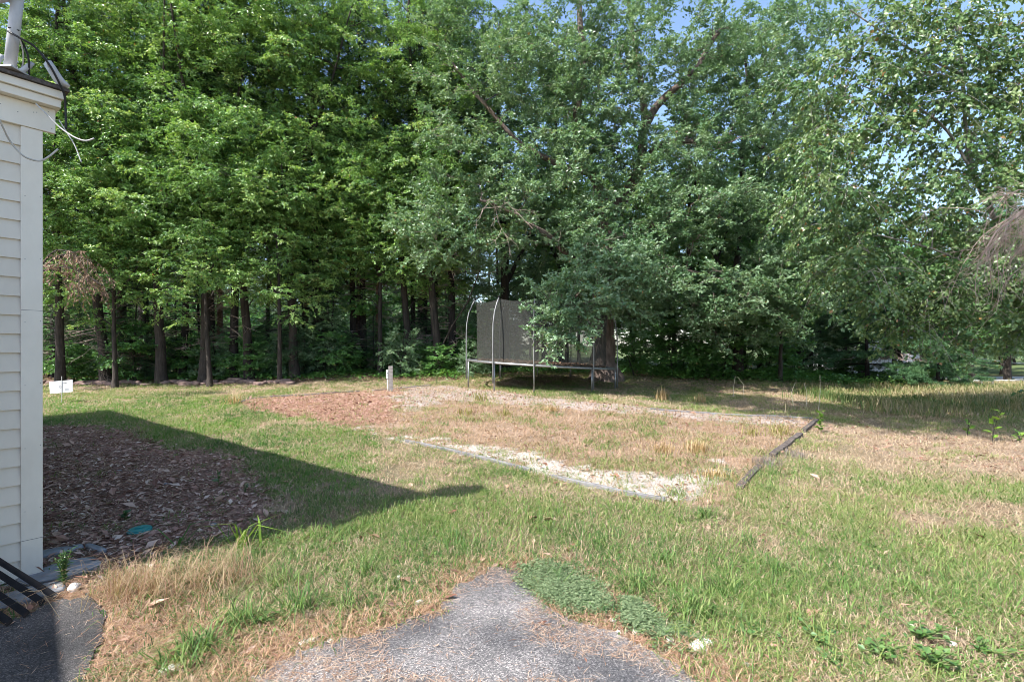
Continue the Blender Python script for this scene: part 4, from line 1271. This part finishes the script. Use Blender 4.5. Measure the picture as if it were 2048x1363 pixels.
for j in range(6):
    for i in range(n): Fc.append((j * n + i, j * n + (i + 1) % n, (j + 1) * n + (i + 1) % n, (j + 1) * n + i))
o = MB().add(V, Fc).build("dish", M['greypaint'], ms, True); mo = o.modifiers.new("thick", 'SOLIDIFY'); mo.thickness = .006
b_ = MB().tube([top + [-.10, 0, -.035], top + [0, 0, .0], dc], .035, 10); b_.tube([top + [-.14, -.02, -.07], top + [.05, 0, -.02]], .03, 10)
b_.build("bracket", M['greypaint'], ms, True)
arm = MB(); arm.tube([dc - ax2 * .23, dc - ax2 * .25 + axis * .3], .012, 8); arm.tube([dc - ax2 * .25 + axis * .3, dc - ax2 * .2 + axis * .36], .028, 10)
arm.build("receiver_arm", M['greypaint'], ms, True)
def cable(pts, r, mat, label, name="cable", smooth=3):
    q = np.array([P(*p) for p in pts])
    t = np.linspace(0, len(q) - 1, (len(q) - 1) * 8 + 1)
    q = np.stack([np.interp(t, np.arange(len(q)), q[:, a]) for a in range(3)], -1)
    for _ in range(10): q[1:-1] = .25 * q[:-2] + .5 * q[1:-1] + .25 * q[2:]
    o = MB().tube(q, r, 7).build(name, M[mat], None, True)
    return tag(o, label, "cable")
cable([(-20, 200, 3.0), (0, 243, 3.05), (20, 285, 3.15), (48, 315, 3.2), (80, 324, 3.28), (100, 312, 3.3), (116, 298, 3.32)], .0055, 'cable_w', "pale coax cable drooping across the corner board to a connector")
cable([(72, 208, 3.29), (95, 230, 3.3), (120, 256, 3.32), (150, 276, 3.32), (172, 283, 3.32), (188, 277, 3.32)], .005, 'cable_w', "pale loose cable sticking out to the right from below the eave")
cable([(118, 240, 3.35), (138, 272, 3.36), (150, 290, 3.36), (163, 325, 3.36)], .0035, 'cable_w', "thin pale wire end hanging below the eave corner")
cable([(15, 62, 3.2), (40, 76, 3.2), (70, 92, 3.25), (100, 130, 3.3), (118, 165, 3.35), (130, 190, 3.4), (131, 220, 3.42), (132, 258, 3.42)], .0065, 'cable_b', "black cable running from the mast over the roof corner and down")
cable([(38, 75, 3.21), (48, 90, 3.25), (58, 115, 3.28), (58, 150, 3.3)], .006, 'cable_b', "black cable looping from the mast down to the middle strip")
cable([(40, 78, 3.21), (46, 100, 3.25), (47, 125, 3.28), (40, 148, 3.3), (32, 130, 3.3)], .004, 'cable_w', "thin pale cable looping beside the foot of the mast")
cable([(84, 108, 3.28), (92, 120, 3.3), (98, 135, 3.33)], .005, 'cable_w', "short pale cable piece clipped to the black cable")

# black fan of flat tines at the lower left
rk = empty("lawn_rake", (-2.95, 2.9, .1), "black wide lawn rake with flat tines resting on the dark driveway", "rake")
io = -np.array(rk.location)
ends = [(105, 1199), (80, 1211), (48, 1234), (14, 1251), (-22, 1272), (-60, 1296)]
starts = [(0, 1122), (-20, 1135), (-60, 1150), (-95, 1170), (-140, 1190), (-190, 1220)]
tops_ = []
for (ex, ey), (sx, sy) in zip(ends, starts):
    Y = CAMZ * F / (ey - HOR); g0 = P(ex, ey, Y); g0[2] = .028
    Ys = Y * .98; p1 = P(sx, sy, Ys - .02)
    d = unit(p1 - g0); p2 = g0 + d * .62; tops_.append(p2)
    sv = unit(np.cross(d, [.3, -.8, .5])) * .0165
    nv = unit(np.cross(sv, d)) * .004
    path = [g0 + np.array([.035, -.02, -.006]), g0 + np.array([.012, -.006, .002]), g0 + d * .05 + [0, 0, .004], g0 + d * .3, p2]
    V = []
    for i_, q in enumerate(path):
        wf = 1 if i_ < 3 else .9
        for a_, b_2 in ((-1, -1), (1, -1), (1, 1), (-1, 1)): V.append(q + sv * a_ * wf + nv * b_2 + io)
    Fc = [(0, 1, 2, 3)[::-1], tuple(range(len(V) - 4, len(V)))]
    for i_ in range(len(path) - 1):
        a0 = i_ * 4
        for k_ in range(4): Fc.append((a0 + k_, a0 + (k_ + 1) % 4, a0 + 4 + (k_ + 1) % 4, a0 + 4 + k_))
    MB().add(V, Fc).build("tine", M['blackmetal'], rk)
hub = np.mean(tops_, 0) + np.array([-.05, 0, .03])
mh = MB(); mh.tube([t_ + io for t_ in tops_], .02, 8); mh.build("tine_bar", M['blackmetal'], rk, True)
MB().tube([hub + io, hub + io + unit(np.array([-.5, -.1, .75])) * 1.3], .016, 10).build("handle", M['oldwood'], rk, True)

# ------------------------------------------------------------------ small things
rr = np.random.RandomState(81)
def stone(name, px, py, w, h, dp, mat, label, cat, rz=0, seed=1, sink=.3, group=None, Y=None):
    g = gpt(px, py) if Y is None else np.array(base(px, Y))
    r = np.random.RandomState(seed)
    import bmesh
    bm = bmesh.new(); bmesh.ops.create_icosphere(bm, subdivisions=3, radius=.5)
    ph = r.rand(3) * 6
    for v in bm.verts:
        c = v.co
        f = 1 + .16 * sin(c.x * 7 + ph[0]) * cos(c.y * 6 + ph[1]) + .10 * sin(c.z * 11 + ph[2]) + r.uniform(-.03, .03)
        c *= f
        for a in range(3): c[a] = max(-.42, min(.42, c[a]))
        v.co = Vector((c.x * w / .84, c.y * dp / .84, c.z * h / .84))
    me = bpy.data.meshes.new(name); bm.to_mesh(me); bm.free(); me.materials.append(M[mat])
    for p in me.polygons: p.use_smooth = True
    o = link(name, me); o.location = (g[0], g[1], g[2] + h * (.5 - sink)); o.rotation_euler = (0, 0, rz)
    return tag(o, label, cat, group)
WS = [(1403, 1296, .14, .035, .08, .5, "largest flat white stone right of the creeping ground cover"), (1340, 1287, .035, .03, .03, 0, "small white stone at the lower edge of the smaller cover mat"),
      (1271, 1265, .035, .03, .03, 0, "small white stone left of the smaller cover mat"), (1237, 1272, .03, .02, .02, 0, "tiny white stone beside the asphalt edge right of its tip"),
      (1226, 1243, .03, .02, .03, .3, "tiny white pebble in the needles between the two cover mats"), (1492, 1331, .03, .02, .02, 0, "tiny white stone near the bottom edge right of the largest white stone"),
      (838, 1210, .05, .025, .03, .4, "white stone on the needles left of the asphalt tip"), (797, 1158, .02, .035, .02, 0, "small upright white scrap in the grass left of the asphalt tip"),
      (618, 1287, .10, .02, .03, .5, "long pale stone flush with the left asphalt edge"), (660, 1288, .03, .02, .02, 0, "small pale stone next to the long pale stone"),
      (340, 1350, .09, .03, .05, .6, "pale flat stone at the bottom left among the orange needles"), (1120, 1147, .03, .03, .02, 0, "little white stone at the upper rim of the big cover mat"),
      (1906, 1292, .03, .03, .025, 0, "white pebble in the lawn at the lower right"), (1140, 1150, .02, .02, .02, 0, "second little white stone at the rim of the big cover mat")]
for k, (px, py, w_, h_, d_, z_, lab) in enumerate(WS):
    stone("stone", px, py, w_, h_, d_, 'whitestone', lab, "stone", z_, 100 + k, .35)
for k, (px, py, w_, h_, lab) in enumerate(((118, 1183, .055, .035, "left bluish white quartz lump at the foot of the weed by the house"), (148, 1182, .055, .06, "right bluish white quartz lump at the foot of the weed by the house"))):
    stone("quartz", px, py + 2, w_, h_, .06, 'whitestone', lab, "stone", .3, 140 + k, .25)
for k, (px, py, lab) in enumerate(((238, 943, "left grey scrap of stone on the bark litter"), (275, 941, "right grey scrap of stone on the bark litter near the lawn"), (335, 968, "grey flat chip in the middle of the bark litter"), (425, 1050, "round blue grey pebble right of the teal cover"))):
    stone("stone_chip", px, py, .07, .02, .04, 'slate', lab, "stone", .4 * k, 160 + k, .2)
# flagstones by the corner
for k, (px, py, w_, d_, z_, lab) in enumerate(((120, 1150, .42, .30, .9, "bluish flagstone slab beside the foot of the corner board"), (158, 1140, .20, .20, .5, "rounded grey flagstone right of the small weed"), (105, 1110, .34, .15, .9, "narrow dark flagstone along the house wall"),
                                               (190, 1103, .26, .055, -.5, "narrow grey slate lying across the litter edge"), (40, 1200, .4, .22, .9, "pale flagstone under the black tines"))):
    stone("flagstone", px, py, w_, .045, d_, 'slate', lab, "flagstone", z_, 180 + k, .25)
# rubble row at the wood edge
LB = ["left", "middle", "right"]
for k in range(34):
    px = 70 + k * 15.5 + rr.uniform(-6, 6)
    if 225 < px < 330 and rr.rand() < .2: continue
    Y = 16.5 + rr.uniform(-.15, .5)
    stone("rubble_stone", px, 780, rr.uniform(.25, .6), rr.uniform(.10, .22), rr.uniform(.2, .4), 'rock', "brown stone in the low rubble row at the foot of the woods", "stone", rr.uniform(-.5, .5), 200 + k, .2, "stones of the low rubble row", Y)

# teal round valve cover
g0 = gpt(279, 1064)
tv = empty("valve_cover", (g0[0], g0[1], g0[2] + .012), "round teal plastic valve cover half buried in the bark litter", "valve cover")
n = 32
def disc(r0, z0, z1, name, mat):
    V = [(r0 * cos(2 * pi * i / n), r0 * sin(2 * pi * i / n), z) for z in (z0, z1) for i in range(n)]
    return bevel(MB().add(V, [tuple(range(n))[::-1], tuple(range(n, 2 * n))] + [(i, (i + 1) % n, n + (i + 1) % n, n + i) for i in range(n)]).build(name, mat, tv), .004)
disc(.088, -.05, .014, "rim", M['teal']); disc(.074, .014, .02, "lid", M['teal'])
m = MB(); m.box((-.03, -.006, .02), (.06, 0, 0), (0, .012, 0), (0, 0, .008)); m.build("lid_bar", M['teal'], tv)
tv.rotation_euler = (.06, -.05, .4)

# blank sign on a wire stake
g0 = gpt(124, 806); Y = g0[1]
sg = empty("yard_sign", g0, "small blank white yard sign on a thin stake at the left wood edge", "sign")
k_ = Y / F
a = P(99, 786, Y) - g0; b = P(145, 760, Y) - g0
zb_, zt_ = (706 - 785) and 0, 0
pl = [P(100, 787, Y) - g0, P(145, 783, Y) - g0, P(145, 759, Y) - g0, P(98, 763, Y) - g0]
V = pl + [q + np.array([0, .006, 0]) for q in pl]
MB().add(V, [(0, 1, 2, 3), (7, 6, 5, 4), (0, 4, 5, 1), (1, 5, 6, 2), (2, 6, 7, 3), (3, 7, 4, 0)]).build("board", M['signwhite'], sg)
MB().tube([(0, -.006, -.15), (0, -.006, (P(124, 752, Y) - g0)[2])], .007, 6).build("stake", M['cable_w'], sg)
mm = MB(); q = P(120.5, 773, Y) - g0
V = [(q[0] + .020 * cos(t), -.004, q[2] + .036 * sin(t)) for t in np.linspace(0, 2 * pi, 16, False)] + [(q[0] + .012 * cos(t), -.004, q[2] + .026 * sin(t)) for t in np.linspace(0, 2 * pi, 16, False)]
mm.add(V, [(i, (i + 1) % 16, 16 + (i + 1) % 16, 16 + i) for i in range(16)])
q = P(126, 766.5, Y) - g0; mm.box((q[0], -.006, q[2]), (.085, 0, .008), (0, .003, 0), (0, 0, .012))
for i in range(3):
    q = P(129, 777 + 1.8 * i, Y) - g0; mm.box((q[0], -.006, q[2]), (.11, 0, .006), (0, .003, 0), (0, 0, .004))
mm.build("printed_marks", M['ink'], sg)

# electric post
g0 = gpt(781, 782); Y = g0[1]; k_ = Y / F
ep = empty("electric_post", g0, "short grey wooden post with white outlet box beside the mulch bed", "post", rz=.25)
hgt = 50 * k_
bevel(MB().box((-.055, -.05, -.2), (.115, 0, 0), (0, .10, 0), (0, 0, hgt + .2)).build("wood_post", M['oldwood'], ep), .005)
bevel(MB().box((-.115, -.055, hgt - .34), (.058, 0, 0), (0, .09, 0), (0, 0, .24)).build("outlet_box", M['box'], ep), .006)
m = MB(); m.tube([(-.088, -.0555, hgt - .18), (-.088, -.064, hgt - .18)], .014, 10); m.tube([(-.088, -.0555, hgt - .25), (-.088, -.064, hgt - .25)], .008, 10); m.build("outlet", M['ink'], ep)
MB().tube([(-.085, -.01, hgt - .34), (-.075, -.01, -.1)], .014, 8).build("conduit", M['box'], ep, True)

# bed edging strips and dark timbers
def strip(name, pts, w_, h_, mat, label, lift=.02):
    q = np.array([gpt(*p) for p in pts])
    t = np.linspace(0, len(q) - 1, (len(q) - 1) * 6 + 1)
    q = np.stack([np.interp(t, np.arange(len(q)), q[:, a]) for a in range(3)], -1)
    q[:, 2] = zg(q[:, 0], q[:, 1]) + lift
    tg_ = unit(np.gradient(q, axis=0)); sd_ = np.stack([-tg_[:, 1], tg_[:, 0], 0 * tg_[:, 0]], -1)
    V = []
    for i in range(len(q)):
        for a_, z in ((-1, -h_), (1, -h_), (1, h_ * .5), (-1, h_ * .5)): V.append(q[i] + sd_[i] * a_ * w_ / 2 + np.array([0, 0, z]))
    Fc = [(0, 1, 2, 3)[::-1], tuple(range(len(V) - 4, len(V)))]
    for i in range(len(q) - 1):
        for k in range(4): Fc.append((i * 4 + k, i * 4 + (k + 1) % 4, i * 4 + 4 + (k + 1) % 4, i * 4 + 4 + k))
    c = q.mean(0); V = [v - c for v in V]
    o = MB().add(V, Fc).build(name, M[mat]); o.location = tuple(c); bevel(o, .006)
    return tag(o, label, "garden edging", "edging round the bed")
strip("bed_edging", [(812, 884), (900, 903), (1000, 927), (1060, 943)], .045, .04, 'edging', "grey edging strip along the near left side of the sandy bed")
strip("bed_edging", [(1105, 957), (1160, 970), (1240, 988), (1330, 1003)], .045, .04, 'edging', "grey edging strip near the front corner of the sandy bed")
strip("bed_edging", [(478, 806), (500, 798), (560, 793), (640, 788), (720, 783)], .03, .03, 'edging', "dark edging along the back of the mulch at the left")
strip("bed_edging", [(745, 782), (800, 777), (862, 771)], .05, .03, 'oldwood', "weathered edging board right of the electric post")
strip("bed_edging", [(1300, 819), (1400, 826), (1500, 832), (1625, 838)], .04, .03, 'edging', "grey edging along the back right side of the bed")
strip("bed_timber", [(1634, 842), (1622, 852), (1607, 864)], .08, .05, 'darkwood', "dark timber end at the far right corner of the bed", .03)
strip("bed_timber", [(1600, 872), (1575, 892), (1545, 915)], .09, .06, 'darkwood', "dark rotten timber along the right side of the bed", .03)
strip("bed_timber", [(1520, 935), (1500, 955), (1480, 978)], .08, .05, 'darkwood', "short broken timber near the front right of the bed", .02)

# individual weeds and grass clumps
def clump(px, py, n, h, wd, cols, label, name="grass_clump", lean=(.2, 1.0), seed=0, cat="grass clump", spread=.03, group=None, Y=None):
    g = gpt(px, py); r = np.random.RandomState(seed + int(px))
    b = np.concatenate([r.randn(n, 2) * spread, np.zeros((n, 1))], 1)
    V, T, C = blades(b, h * r.uniform(.5, 1.15, n), wd * r.uniform(.7, 1.3, n), r.uniform(0, 6.3, n), r.uniform(*lean, n), ramp(cols, r.rand(n)))
    o = link(name, mesh_np(name, V, [T], M['grass'], C)); o.location = tuple(g - [0, 0, .005])
    return tag(o, label, cat, group)
G1 = [(.05, .12, .03), (.08, .18, .045), (.13, .24, .06)]; GY = [(.14, .25, .03), (.22, .34, .05)]; GT = [(.34, .22, .10), (.48, .34, .17), (.55, .43, .26)]
CL = [(600, 1225, 60, .24, "dense crabgrass clump at the left needle border"), (560, 1180, 50, .22, "upright grass clump behind the left needle border"), (480, 1255, 60, .22, "wide grass clump left of the asphalt in the orange needles"),
      (400, 1300, 70, .2, "spreading dark grass clump at the lower left"), (700, 1215, 40, .16, "small grass clump touching the left edge of the asphalt needles"), (355, 1330, 50, .15, "low grass clump at the bottom left corner of the needles"),
      (730, 1150, 45, .2, "grass clump left of the small white scrap"), (1275, 1185, 60, .2, "arching grass clump above the smaller cover mat"), (1385, 1235, 80, .22, "big dark grass clump above the largest white stone"),
      (1330, 1130, 40, .18, "grass clump in the lawn above the big cover mat"), (1450, 1190, 50, .2, "grass clump right of the big dark one"), (1500, 1260, 40, .16, "broad bladed clump near the bottom right needles"),
      (1560, 1150, 60, .16, "blue green grass clump in the right lawn"), (1700, 1180, 40, .14, "small upright clump in the right lawn"), (1830, 1190, 40, .16, "clump of wide blades far in the right lawn"),
      (1200, 1090, 40, .15, "grass clump in the middle lawn right of the asphalt tip"), (1500, 1090, 45, .16, "grass clump right of middle in the lawn"), (1410, 1035, 60, .17, "grass clump in front of the bed corner"),
      (1540, 985, 50, .16, "grass clump by the broken timber"), (1350, 990, 30, .15, "grass clump at the end of the edging strip"), (1320, 850, 30, .18, "green tuft in the far part of the bed")]
for k, (px, py, n, h, lab) in enumerate(CL):
    clump(px, py, int(n * 1.6), h * .78, .0062, [(.06, .13, .035), (.10, .19, .05), (.17, .27, .07), (.30, .33, .14)], lab, seed=k, spread=.05, lean=(.35, 1.8))
clump(480, 1098, 14, .30, .016, GY, "bright yellow green arching blades at the edge of the house shadow", "daylily", (.4, 1.1), 5, "plant", .04)
clump(360, 1095, 5, .26, .018, G1, "single long arching blades right of the teal cover", "daylily", (.8, 1.5), 6, "plant", .015)
for k, (px, py, n, h, lab) in enumerate(((1395, 905, 120, .22, "tan dead grass clump in the bed near its right side"), (1330, 905, 80, .2, "tan dead grass clump left of the other in the bed"), (1435, 955, 90, .14, "orange tan flattened grass clump at the sandy corner"),
                         (1500, 870, 60, .2, "pale green and tan grass clump at the right of the bed"), (960, 800, 60, .25, "yellowish grass clump in front of the trampoline"), (1010, 832, 60, .16, "yellow moss like grass clump in mid bed"),
                         (1105, 822, 60, .16, "yellowish clump right of mid bed"), (935, 830, 40, .2, "light green clump left of mid bed"), (465, 808, 40, .3, "straw clump at the left tip of the mulch bed"),
                         (1325, 800, 60, .4, "rust coloured dead weeds right of the trampoline"), (1400, 805, 40, .3, "tan dead weeds behind the bed"), (1560, 868, 70, .22, "green and tan clump beside the far timber"))):
    cols = GT if k not in (3, 4, 5, 7, 11) else [(.18, .2, .05), (.28, .27, .08), (.40, .33, .14)]
    clump(px, py, n, h, .009 if py > 860 else .013, cols, lab, "dry_grass_clump", (.1, .9), 40 + k, "grass clump", .08)
for k, (px, py, lab) in enumerate(((300, 1195, "purple brown seed heads of dry grass at the shadow edge by the house"), (385, 1175, "tan seeding grass left of the arching blades"), (240, 1190, "loose reddish seeding grass right of the flagstones"), (460, 1170, "tan dry seeding grass below the arching blades"))):
    clump(px, py, 160, .30, .003, [(.26, .14, .11), (.42, .30, .18), (.52, .42, .27)], lab, "seeding_grass", (.3, 1.6), 70 + k, "grass clump", .10)
clump(1585, 915, 160, .16, .004, [(.20, .17, .16), (.33, .29, .27)], "grey dead weed tangle on the timber", "dead_weed", (.1, 1.6), 90, "dead plant", .09)
clump(1535, 930, 160, .17, .004, [(.16, .14, .13), (.28, .25, .24)], "dark grey dead weed tangle left of the timber", "dead_weed", (.1, 1.6), 91, "dead plant", .09)

def weed(px, py, h, nst, leaf, cols, label, seed, name="weed", asp=.5, step=.03, lean=.25):
    g = gpt(px, py); r = np.random.RandomState(seed)
    e = empty(name, g, label, "plant")
    m = MB(); cs, ds = [], []
    for k in range(nst):
        az = r.uniform(0, 6.3); L = h * r.uniform(.7, 1.05); l_ = lean * r.uniform(.2, 1)
        q = np.array([(cos(az) * l_ * L * t * t, sin(az) * l_ * L * t * t, L * t) for t in np.linspace(0, 1, 6)])
        m.tube(q, np.linspace(.005, .0025, 6), 5, False)
        nn = max(4, int(L / step))
        for j in range(nn):
            t = .15 + .85 * j / nn; p = np.array([cos(az) * l_ * L * t * t, sin(az) * l_ * L * t * t, L * t])
            a2 = j * 2.4 + r.rand(); cs.append(p); ds.append((cos(a2), sin(a2), r.uniform(0, .7)))
    m.build("stem", M['bark_dark'] if name == "sapling" else M['teal'] if False else M['stemgreen'], e, True)
    c = np.array(cs); d = unit(np.array(ds)); N = len(c)
    nr = unit(np.array([0, 0, 1.0]) + r.randn(N, 3) * .3); nr = unit(nr - d * (nr * d).sum(1)[:, None])
    ln = leaf * r.uniform(.7, 1.2, N)
    V, T, C = kites(c, d, nr, ln, ln * asp, ramp(cols, r.rand(N)), .08)
    link("leaves", mesh_np("leaves", V, [T], M['leaf'], C), parent=e)
M['stemgreen'] = noisemat("green stem", (.08, .12, .04), (.14, .18, .06), 30, .6, bump=0)
weed(128, 1178, .24, 7, .035, [(.03, .09, .02), (.06, .16, .03)], "bushy dark green weed between the two quartz lumps by the house", 1, asp=.25, step=.008)
weed(250, 1040, .10, 5, .06, [(.02, .08, .02), (.04, .13, .03)], "small dark leafy weed above the teal cover", 2, asp=.6)
weed(438, 975, .20, 3, .07, [(.04, .11, .03), (.06, .15, .04)], "broad leaved weed in the shaded bark litter at right", 3, asp=.7, step=.05)
weed(490, 990, .12, 4, .04, [(.04, .11, .03), (.07, .15, .05)], "low pale weed right of the broad leaved weed", 4, asp=.6)
weed(840, 772, .75, 1, .13, [(.10, .20, .05), (.16, .27, .08)], "tall single weed stalk right of the electric post", 5, asp=.2, step=.03)
weed(873, 770, .45, 2, .10, [(.10, .19, .05), (.16, .25, .08)], "shorter weed stalk left of the trampoline", 6, asp=.2, step=.035)
weed(1640, 866, .40, 6, .08, [(.12, .26, .03), (.20, .34, .05)], "bright green weed cluster at the far right corner of the bed", 7, asp=.6, step=.035)
weed(1985, 885, .55, 2, .13, [(.14, .28, .03), (.22, .36, .05)], "yellow green sapling standing in the shade at the right", 8, "sapling", .6, .08)
weed(1935, 872, .30, 3, .10, [(.12, .26, .03), (.20, .33, .05)], "short yellow green seedling left of the right sapling", 9, "sapling", .6, .07)
weed(2038, 885, .22, 3, .12, [(.12, .26, .03), (.20, .33, .05)], "broad leaved seedling at the right edge", 10, "sapling", .6, .07)
for k, (px, py, lab) in enumerate(((1466, 797, "left thin dry stalk behind the bed"), (1486, 793, "second thin dry stalk behind the bed"), (1587, 812, "dry stalk left of the far bed corner"), (1612, 815, "bent dry stalk near the far bed corner"), (1636, 830, "tall brown stalk at the far bed corner"))):
    g = gpt(px, py); r = np.random.RandomState(k); L = r.uniform(.4, .75) if k < 4 else .85
    q = [(0, 0, -.02), (r.uniform(-.05, .05), 0, L * .6), (r.uniform(-.15, .2), 0, L)]
    o = MB().tube(q, [.007, .005, .004], 5).build("dry_stalk", M['stake']); o.location = tuple(g); tag(o, lab, "dry stalk", "dry weed stalks behind the bed")

# broadleaf low weeds in the lower right lawn
for k, (px, py, lab) in enumerate(((1670, 1335, "plantain like leafy weed at the bottom of the right lawn"), (1640, 1295, "leafy weed patch above the bottom right lawn edge"), (1860, 1350, "light green leafy weed at the bottom right"), (1490, 1275, "round leaved weed by the bottom right needles"),
                                   (1960, 1310, "leafy weed patch right of the white pebble"), (1840, 1285, "leafy weed left of the white pebble"), (520, 1255, "broad leaved rosette left of the asphalt"), (1770, 1325, "leafy weed between two others at the bottom right"))):
    weed(px, py, .055 + .02 * (k % 3), 10 + k % 4, .026 + .006 * (k % 3), [(.07, .17, .04), (.15, .26, .07)], lab, 30 + k, asp=.75, step=.011, lean=2.2)

# fallen leaves on the lawn, individually visible
for k, (px, py, lab) in enumerate(((758, 1083, "curled pale brown leaf on the lawn left of the asphalt tip"), (885, 930, "brown dead leaf near the edging strip"), (1075, 1040, "tan leaf on the lawn right of the shadow tip"), (1020, 975, "small brown leaf near the dish shadow"), (820, 1175, "rust leaf by the left needle border"),
                                   (1990, 965, "pale leaf on the dry right lawn"))):
    g = gpt(px, py); r = np.random.RandomState(300 + k)
    n = 6; V = []
    for i in range(n + 1):
        t = i / n; ww = .03 * sin(pi * min(1, t * .95 + .05)) * (1 + .25 * sin(t * 18))
        for s_ in (-1, 0, 1): V.append((t * .10, s_ * ww, .012 + .012 * abs(s_) + .02 * sin(t * 3)))
    Fc = [(i * 3 + j, i * 3 + j + 3, i * 3 + j + 4, i * 3 + j + 1) for i in range(n) for j in (0, 1)]
    o = MB().add(V, Fc).build("fallen_leaf", M['leafbrown'] if 'leafbrown' in M else M.setdefault('leafbrown', noisemat("brown leaf", (.26, .14, .08), (.45, .30, .20), 20, .7, bump=0)), None, True)
    o.location = tuple(g + [0, 0, .01]); o.rotation_euler = (.2, .1, r.uniform(0, 6)); tag(o, lab, "fallen leaf")
    mo = o.modifiers.new("thick", 'SOLIDIFY'); mo.thickness = .0008

# ------------------------------------------------------------------ far right: road, verge, stakes, pole, hidden white house
m = MB(); ya, yb = 23.6, 26.6
V = [(20.6, ya, 0), (60, ya + 4, 0), (60, yb + 5, 0), (21.8, yb, 0)]
V = [(x, y, float(ground_smooth(x, y)) + .05) for x, y, _ in V]; Vb = [(x, y, z - .2) for x, y, z in V]
o = m.add(V + Vb, [(0, 1, 2, 3), (7, 6, 5, 4), (0, 4, 5, 1), (1, 5, 6, 2), (2, 6, 7, 3), (3, 7, 4, 0)]).build("road", M['roadm']); tag(o, kind="structure")
for px, py, lab in ((1963, 780, "left pale wooden stake in the tall grass near the road"), (1985, 783, "right pale wooden stake in the tall grass near the road")):
    Y = 20.5; g = np.array(base(px, Y)); 
    bevel(tag(MB().box((-.025, -.02, 0), (.05, 0, 0), (0, .04, 0), (0, 0, .42)).build("survey_stake", M['stake']), lab, "stake"), .004).location = tuple(g)
g = np.array(base(1944, 33)); up_ = empty("utility_pole", g, "pale utility pole in front of the dark trees beyond the road", "utility pole")
MB().tube([(0, 0, -.3), (0, 0, 7.5)], [.16, .11], 10).build("pole", M['pole'], up_, True)
bevel(MB().box((-1.1, -.05, 6.9), (2.2, 0, 0), (0, .1, 0), (0, 0, .12)).build("crossarm", M['pole'], up_), .01)
for k, (z, lab) in enumerate(((2.4, "upper pale cable running right from the utility pole"), (1.0, "lower pale cable running right from the utility pole"))):
    p0 = g + [0, 0, z]; t = np.linspace(0, 1, 16)[:, None]
    q = p0 + np.array([14, 1, 0.2 - .3 * k]) * t + np.array([0, 0, -.5]) * (4 * t * (1 - t))
    tag(MB().tube(q, .022, 5).build("overhead_cable", M['cable_w'], None, True), lab, "cable")
g = np.array(base(1745, 30)); fh = empty("white_house", g, "white clapboard house mostly hidden behind the young pines", "house", rz=.15)
m = MB()
z = 0
for k in range(18):
    m.box((-3.2, -.02 + .0, k * .16), (6.4, 0, 0), (0, 4, 0), (0, 0, .152)) if k % 1 == 0 else None
m.build("wall", M['farwall'], fh)
m = MB(); m.add([(-3.5, -.4, 2.85), (3.5, -.4, 2.85), (3.5, 4.4, 2.85), (-3.5, 4.4, 2.85), (-3.5, 2, 4.3), (3.5, 2, 4.3)], [(0, 1, 5, 4), (2, 3, 4, 5), (0, 4, 3), (1, 2, 5), (3, 2, 1, 0)]); m.build("roof", M['farroof'], fh)
for x_ in (-2.2, 1.0):
    f = MB().box((x_, -.06, 1.0), (.9, 0, 0), (0, .035, 0), (0, 0, 1.2)).build("window", M['farwall'], fh)
    MB().box((x_ + .07, -.075, 1.07), (.76, 0, 0), (0, .012, 0), (0, 0, 1.06)).build("pane", M['glass'], f)
g = np.array(base(1722, 25.5)); pf = empty("picket_fence", g, "white picket railing partly visible in front of the hidden house", "fence")
for k in range(14):
    bevel(MB().box((-1.3 + k * .19, -.02, 0), (.07, 0, 0), (0, .03, 0), (0, 0, 1.0)).build("picket", M['farwall'], pf), .004)
bevel(MB().box((-1.4, .012, .2), (2.7, 0, 0), (0, .03, 0), (0, 0, .08)).build("rail", M['farwall'], pf), .004)
bevel(MB().box((-1.4, .012, .8), (2.7, 0, 0), (0, .03, 0), (0, 0, .08)).build("rail", M['farwall'], pf), .004)
